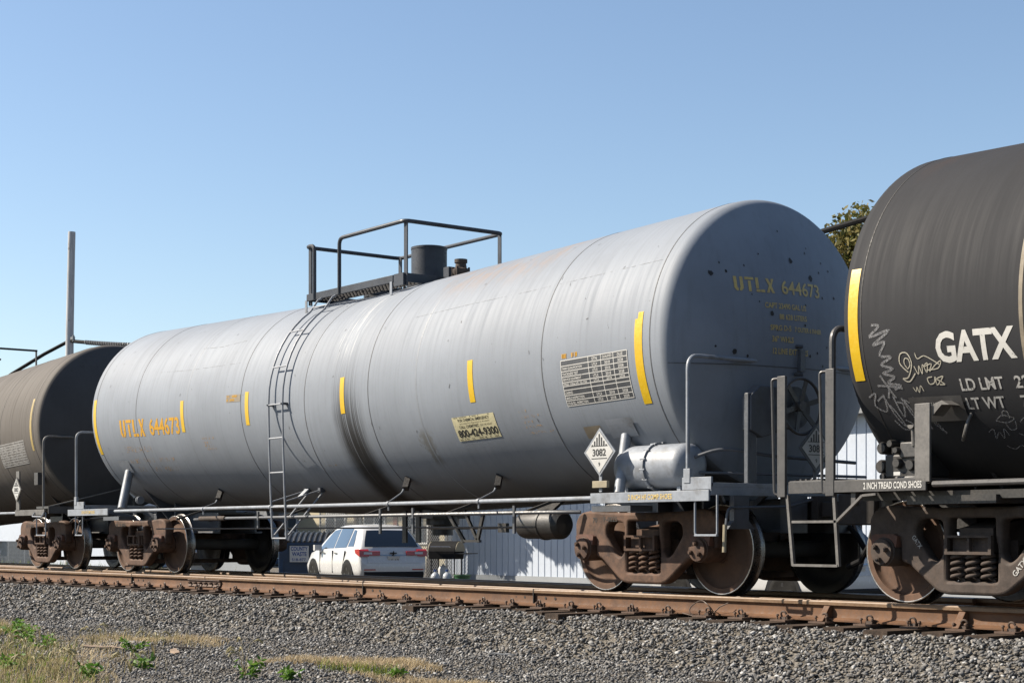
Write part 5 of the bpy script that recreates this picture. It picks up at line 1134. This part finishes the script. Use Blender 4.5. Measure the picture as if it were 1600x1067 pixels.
tree('tree with thin dark trunk behind the fence, left of the other trunk', (-29.5, 17.6, GL), 6.4, (2.4, 2.4, 2.2), 5.6, 5000, .15, 5, .19)
tree('autumn tinted tree rising above the white building between the two tank cars', (-14.9, 27.0, GL), 11.4, (2.7, 2.4, 2.3), 9.3, 6000, .10, 9, .25)

# ------------------------------------------------------------------ grass, weeds and litter in front
def blades(P, h, w_, seed, mat, name, bend=.5, pat=None):
    g_ = np.random.default_rng(seed); n = len(P); an = g_.uniform(0, 2 * np.pi, n); d = np.stack([np.cos(an), np.sin(an), 0 * an], -1); s = np.stack([-np.sin(an), np.cos(an), 0 * an], -1)
    H = h * g_.uniform(.45, 1.2, n)[:, None]; B = bend * g_.uniform(.3, 1.3, n)[:, None]; W = w_ * g_.uniform(.6, 1.3, n)[:, None]; up = np.array([0, 0, 1.0])
    p0 = P; p1 = P + up * H * .6 + d * H * B * .35; p2 = P + up * H * (1 - .25 * B) + d * H * B
    V = np.stack([p0 - s * W, p0 + s * W, p1 - s * W * .8, p1 + s * W * .8, p2], 1).reshape(-1, 3); b = np.arange(n)[:, None] * 5
    F = [tuple(x) for x in np.concatenate([b + np.array([0, 1, 3]), b + np.array([0, 3, 2]), b + np.array([2, 3, 4])])]
    me = bpy.data.meshes.new(name); me.from_pydata(V.tolist(), [], F); me.materials.append(MAT[mat]); return me
def patch(cx, cy, rx, ry, n, seed, rz=0.0):
    g_ = np.random.default_rng(seed); a = g_.uniform(0, 2 * np.pi, n); r = np.sqrt(g_.uniform(0, 1, n)) * (1 + .25 * np.sin(3 * a + seed) + .15 * np.sin(7 * a)); x0 = rx * r * np.cos(a); y0 = ry * r * np.sin(a)
    x = cx + x0 * math.cos(rz) - y0 * math.sin(rz); y = cy + x0 * math.sin(rz) + y0 * math.cos(rz); return np.stack([x, y, gz(x, y) - .01], -1)
dry = np.concatenate([patch(2.6, -6.3, 2.8, 1.2, 3600, 1, -.35), patch(4.6, -7.2, 2.6, 1.0, 3200, 2, -.3), patch(5.9, -4.35, 1.0, .34, 4200, 3, .25), patch(1.6, -4.3, 1.3, .34, 2600, 4, .2), patch(7.6, -4.75, .8, .18, 1200, 5, .2), patch(-2.6, -4.9, 2.2, .6, 2600, 6, -.2), patch(-8.5, -3.6, 2.6, .5, 1500, 7, -.1)])
tag(link('dry_grass', blades(dry, .075, .0026, 1, 'dry_grass', 'dry_grass', .9)), 'flattened tan dry grass along the foot of the ballast', 'grass', kind='stuff')
st = np.concatenate([patch(2.9, -6.4, 2.8, 1.1, 520, 11, -.35), patch(4.8, -7.3, 2.2, .8, 700, 12, -.3), patch(-2.4, -5.0, 2.0, .6, 250, 13, -.2), patch(1.4, -4.5, 1.2, .4, 260, 14), patch(-8.5, -3.5, 2.4, .5, 800, 18, -.1)])
tag(link('straw_grass', blades(st, .17, .0034, 2, 'straw_grass', 'straw_grass', .6)), 'taller straw coloured grass in the lower left corner', 'grass', kind='stuff')
gr_ = np.concatenate([patch(1.6, -5.9, 1.0, .5, 300, 21), patch(4.9, -7.3, 1.6, .7, 600, 22, -.3), patch(6.7, -4.75, .55, .12, 260, 23, .2), patch(-1.2, -5.2, .7, .3, 500, 24), patch(3.4, -6.5, .6, .3, 200, 25), patch(-8.8, -3.6, 1.6, .4, 500, 26)])
tag(link('green_grass', blades(gr_, .13, .0034, 3, 'green_grass', 'green_grass', .7)), 'fresh green grass tufts among the dry grass', 'grass', kind='stuff')
far_w = np.concatenate([patch(-40, 6.5, 14, 1.6, 2600, 31), patch(-22, 5.4, 5, .8, 500, 32)]); far_w[:, 2] = gz(far_w[:, 0], far_w[:, 1]) - .02
tag(link('far_weeds', blades(far_w, .62, .014, 4, 'green_grass', 'far_weeds', .5)), 'yellow green weeds growing along the far side of the track', 'grass', kind='stuff')
def foxtail(x, y, h, lean, seed, label):
    g_ = random.Random(seed); z = float(gz(x, y)); o = thing('foxtail_grass', label, 'plant', (x, y, z), g_.uniform(0, 6.28), 'foxtail grasses at the lower left')
    for k in range(g_.randint(4, 6)):
        a = g_.uniform(0, 6.28); hh = h * g_.uniform(.7, 1.1); d = Vector((math.cos(a), math.sin(a), 0)); P = [Vector((0, 0, 0)) + d * .01, d * lean * .25 + Vector((0, 0, hh * .55)), d * lean * .6 + Vector((0, 0, hh * .9)), d * lean + Vector((0, 0, hh))]
        part('stem', MB().tube(P, [.0022, .002, .0016, .0014], 5), 'straw_grass', o)
        hd = [P[-1], P[-1] + d * .035 + Vector((0, 0, .012)), P[-1] + d * .065 - Vector((0, 0, .006)), P[-1] + d * .082 - Vector((0, 0, .03))]
        m = MB(); m.tube(hd, [.004, .0095, .009, .003], 7)
        for j in range(46):
            t = g_.uniform(0, 2.999); i = int(t); c = hd[i].lerp(hd[i + 1], t - i); v = Vector((g_.gauss(0, 1), g_.gauss(0, 1), g_.gauss(0, 1))).normalized() * .018; s = v.orthogonal().normalized() * .0011; m.add([c - s, c + s, c + v], [(0, 1, 2)])
        part('seed_head', m, 'foxtail', o, smooth=0)
    lv = np.zeros((9, 3)); link('leaf_blades', blades(lv, h * .7, .0045, seed, 'straw_grass', 'leaf_blades', .8), o)
def weed(x, y, h, seed, label, mat='weed_leaf'):
    g_ = random.Random(seed); z = float(gz(x, y)); o = thing('weed_plant', label, 'plant', (x, y, z), 0, 'green weeds in the gravel'); m = MB()
    st_ = MB()
    for k in range(6):
        a = g_.uniform(0, 6.28); d = Vector((math.cos(a), math.sin(a), 0)); tip = d * h * g_.uniform(.4, .9) + Vector((0, 0, h * g_.uniform(.5, 1.0))); st_.tube([(0, 0, 0), d * h * .2 + Vector((0, 0, h * .35)), tip], [.003, .0025, .0015], 5)
        for j in range(9):
            t = g_.uniform(.2, 1); c = tip * t; dv = Vector((g_.gauss(0, 1), g_.gauss(0, 1), g_.gauss(.2, .5))).normalized(); s = dv.orthogonal().normalized(); L = g_.uniform(.04, .085); m.add([c, c + dv * L * .5 + s * L * .22, c + dv * L, c + dv * L * .5 - s * L * .22], [(0, 1, 2, 3)])
    part('leaves', m, mat, o, smooth=0); part('stems', st_, mat, o)
FX = [(6.1, -5.62, .30, 'tallest foxtail clump with rusty stems left of the bottom middle'), (3.7, -5.35, .24, 'lone foxtail clump standing in the gravel'), (5.3, -7.0, .26, 'foxtail clump at the very bottom, drooping heads'), (4.6, -6.7, .24, 'foxtail clump with pale heads in the lower left corner'), (5.05, -6.2, .2, 'short foxtail clump beside the wood scraps'), (3.6, -6.6, .22, 'foxtail clump in the middle of the straw grass'), (5.6, -7.35, .24, 'foxtail clump nearest the lower left corner'), (1.6, -5.1, .22, 'foxtail clump at the upper edge of the grass'), (2.2, -6.3, .25, 'foxtail clump beside the green weed at the left edge')]
for i, (x, y, h, lb) in enumerate(FX): foxtail(x, y, h, .09, 60 + i, lb)
WD = [(6.35, -5.7, .20, 'bright green leafy weed at the foot of the tallest foxtails'), (6.75, -5.55, .12, 'low bright green weed to the right of the leafy one'), (.6, -5.5, .26, 'tall green weed at the left edge of the picture'), (.1, -5.3, .22, 'green weed behind the tall one at the left edge'), (4.9, -6.0, .14, 'small green weed near the bottom left'), (2.9, -5.2, .18, 'yellow green weed on the gravel bank'), (7.1, -4.7, .08, 'flat green weed in front of the tan grass patch'), (1.9, -5.75, .2, 'bushy green weed in the middle of the left grass'), (5.35, -6.75, .17, 'green weed beside the drooping foxtails at the bottom'), (4.2, -7.0, .16, 'low green weed under the pale foxtails in the corner'), (-.9, -5.0, .18, 'small green weed highest up at the left edge')]
for i, (x, y, h, lb) in enumerate(WD): weed(x, y, h, 80 + i, lb)
for i, (x, y, L, a, lb) in enumerate(((2.5, -5.35, .42, .9, 'long splintered brown board lying in the dry grass'), (3.25, -4.9, .30, -.3, 'pale broken wood chunk on the gravel'), (3.0, -4.65, .28, .7, 'dark charred wood stick beside the pale chunk'), (9.6, -3.35, .34, .5, 'thin brown stick on the gravel at the lower right'), (6.0, -2.75, .3, .55, 'grey weathered plank piece on the ballast below the rail'))):
    g_ = random.Random(i); m = MB(); n = 6; rows = []
    for k in range(n + 1):
        t = k / n - .5; w_ = (.055 if i < 2 else .02) * (1 - .5 * abs(t)) * g_.uniform(.7, 1.1); h_ = .016 * g_.uniform(.6, 1.2); rows += [(t * L, -w_, 0), (t * L, w_ * g_.uniform(.7, 1), 0), (t * L, w_ * .8, h_), (t * L, -w_ * .9, h_ * g_.uniform(.6, 1.4))]
    m.add(rows, [(4 * k + j, 4 * k + (j + 1) % 4, 4 * k + 4 + (j + 1) % 4, 4 * k + 4 + j) for k in range(n) for j in range(4)] + [(0, 1, 2, 3), (4 * n + 3, 4 * n + 2, 4 * n + 1, 4 * n)])
    o = link('wood_scrap', m.mesh('wood_scrap', ['pale_wood', 'pale_wood', 'bark', 'bark', 'roof_metal'][i], 20), None, (x, y, float(gz(x, y)) + .02), (.1, .06, a)); tag(o, lb, 'wood', 'wood scraps on the gravel')
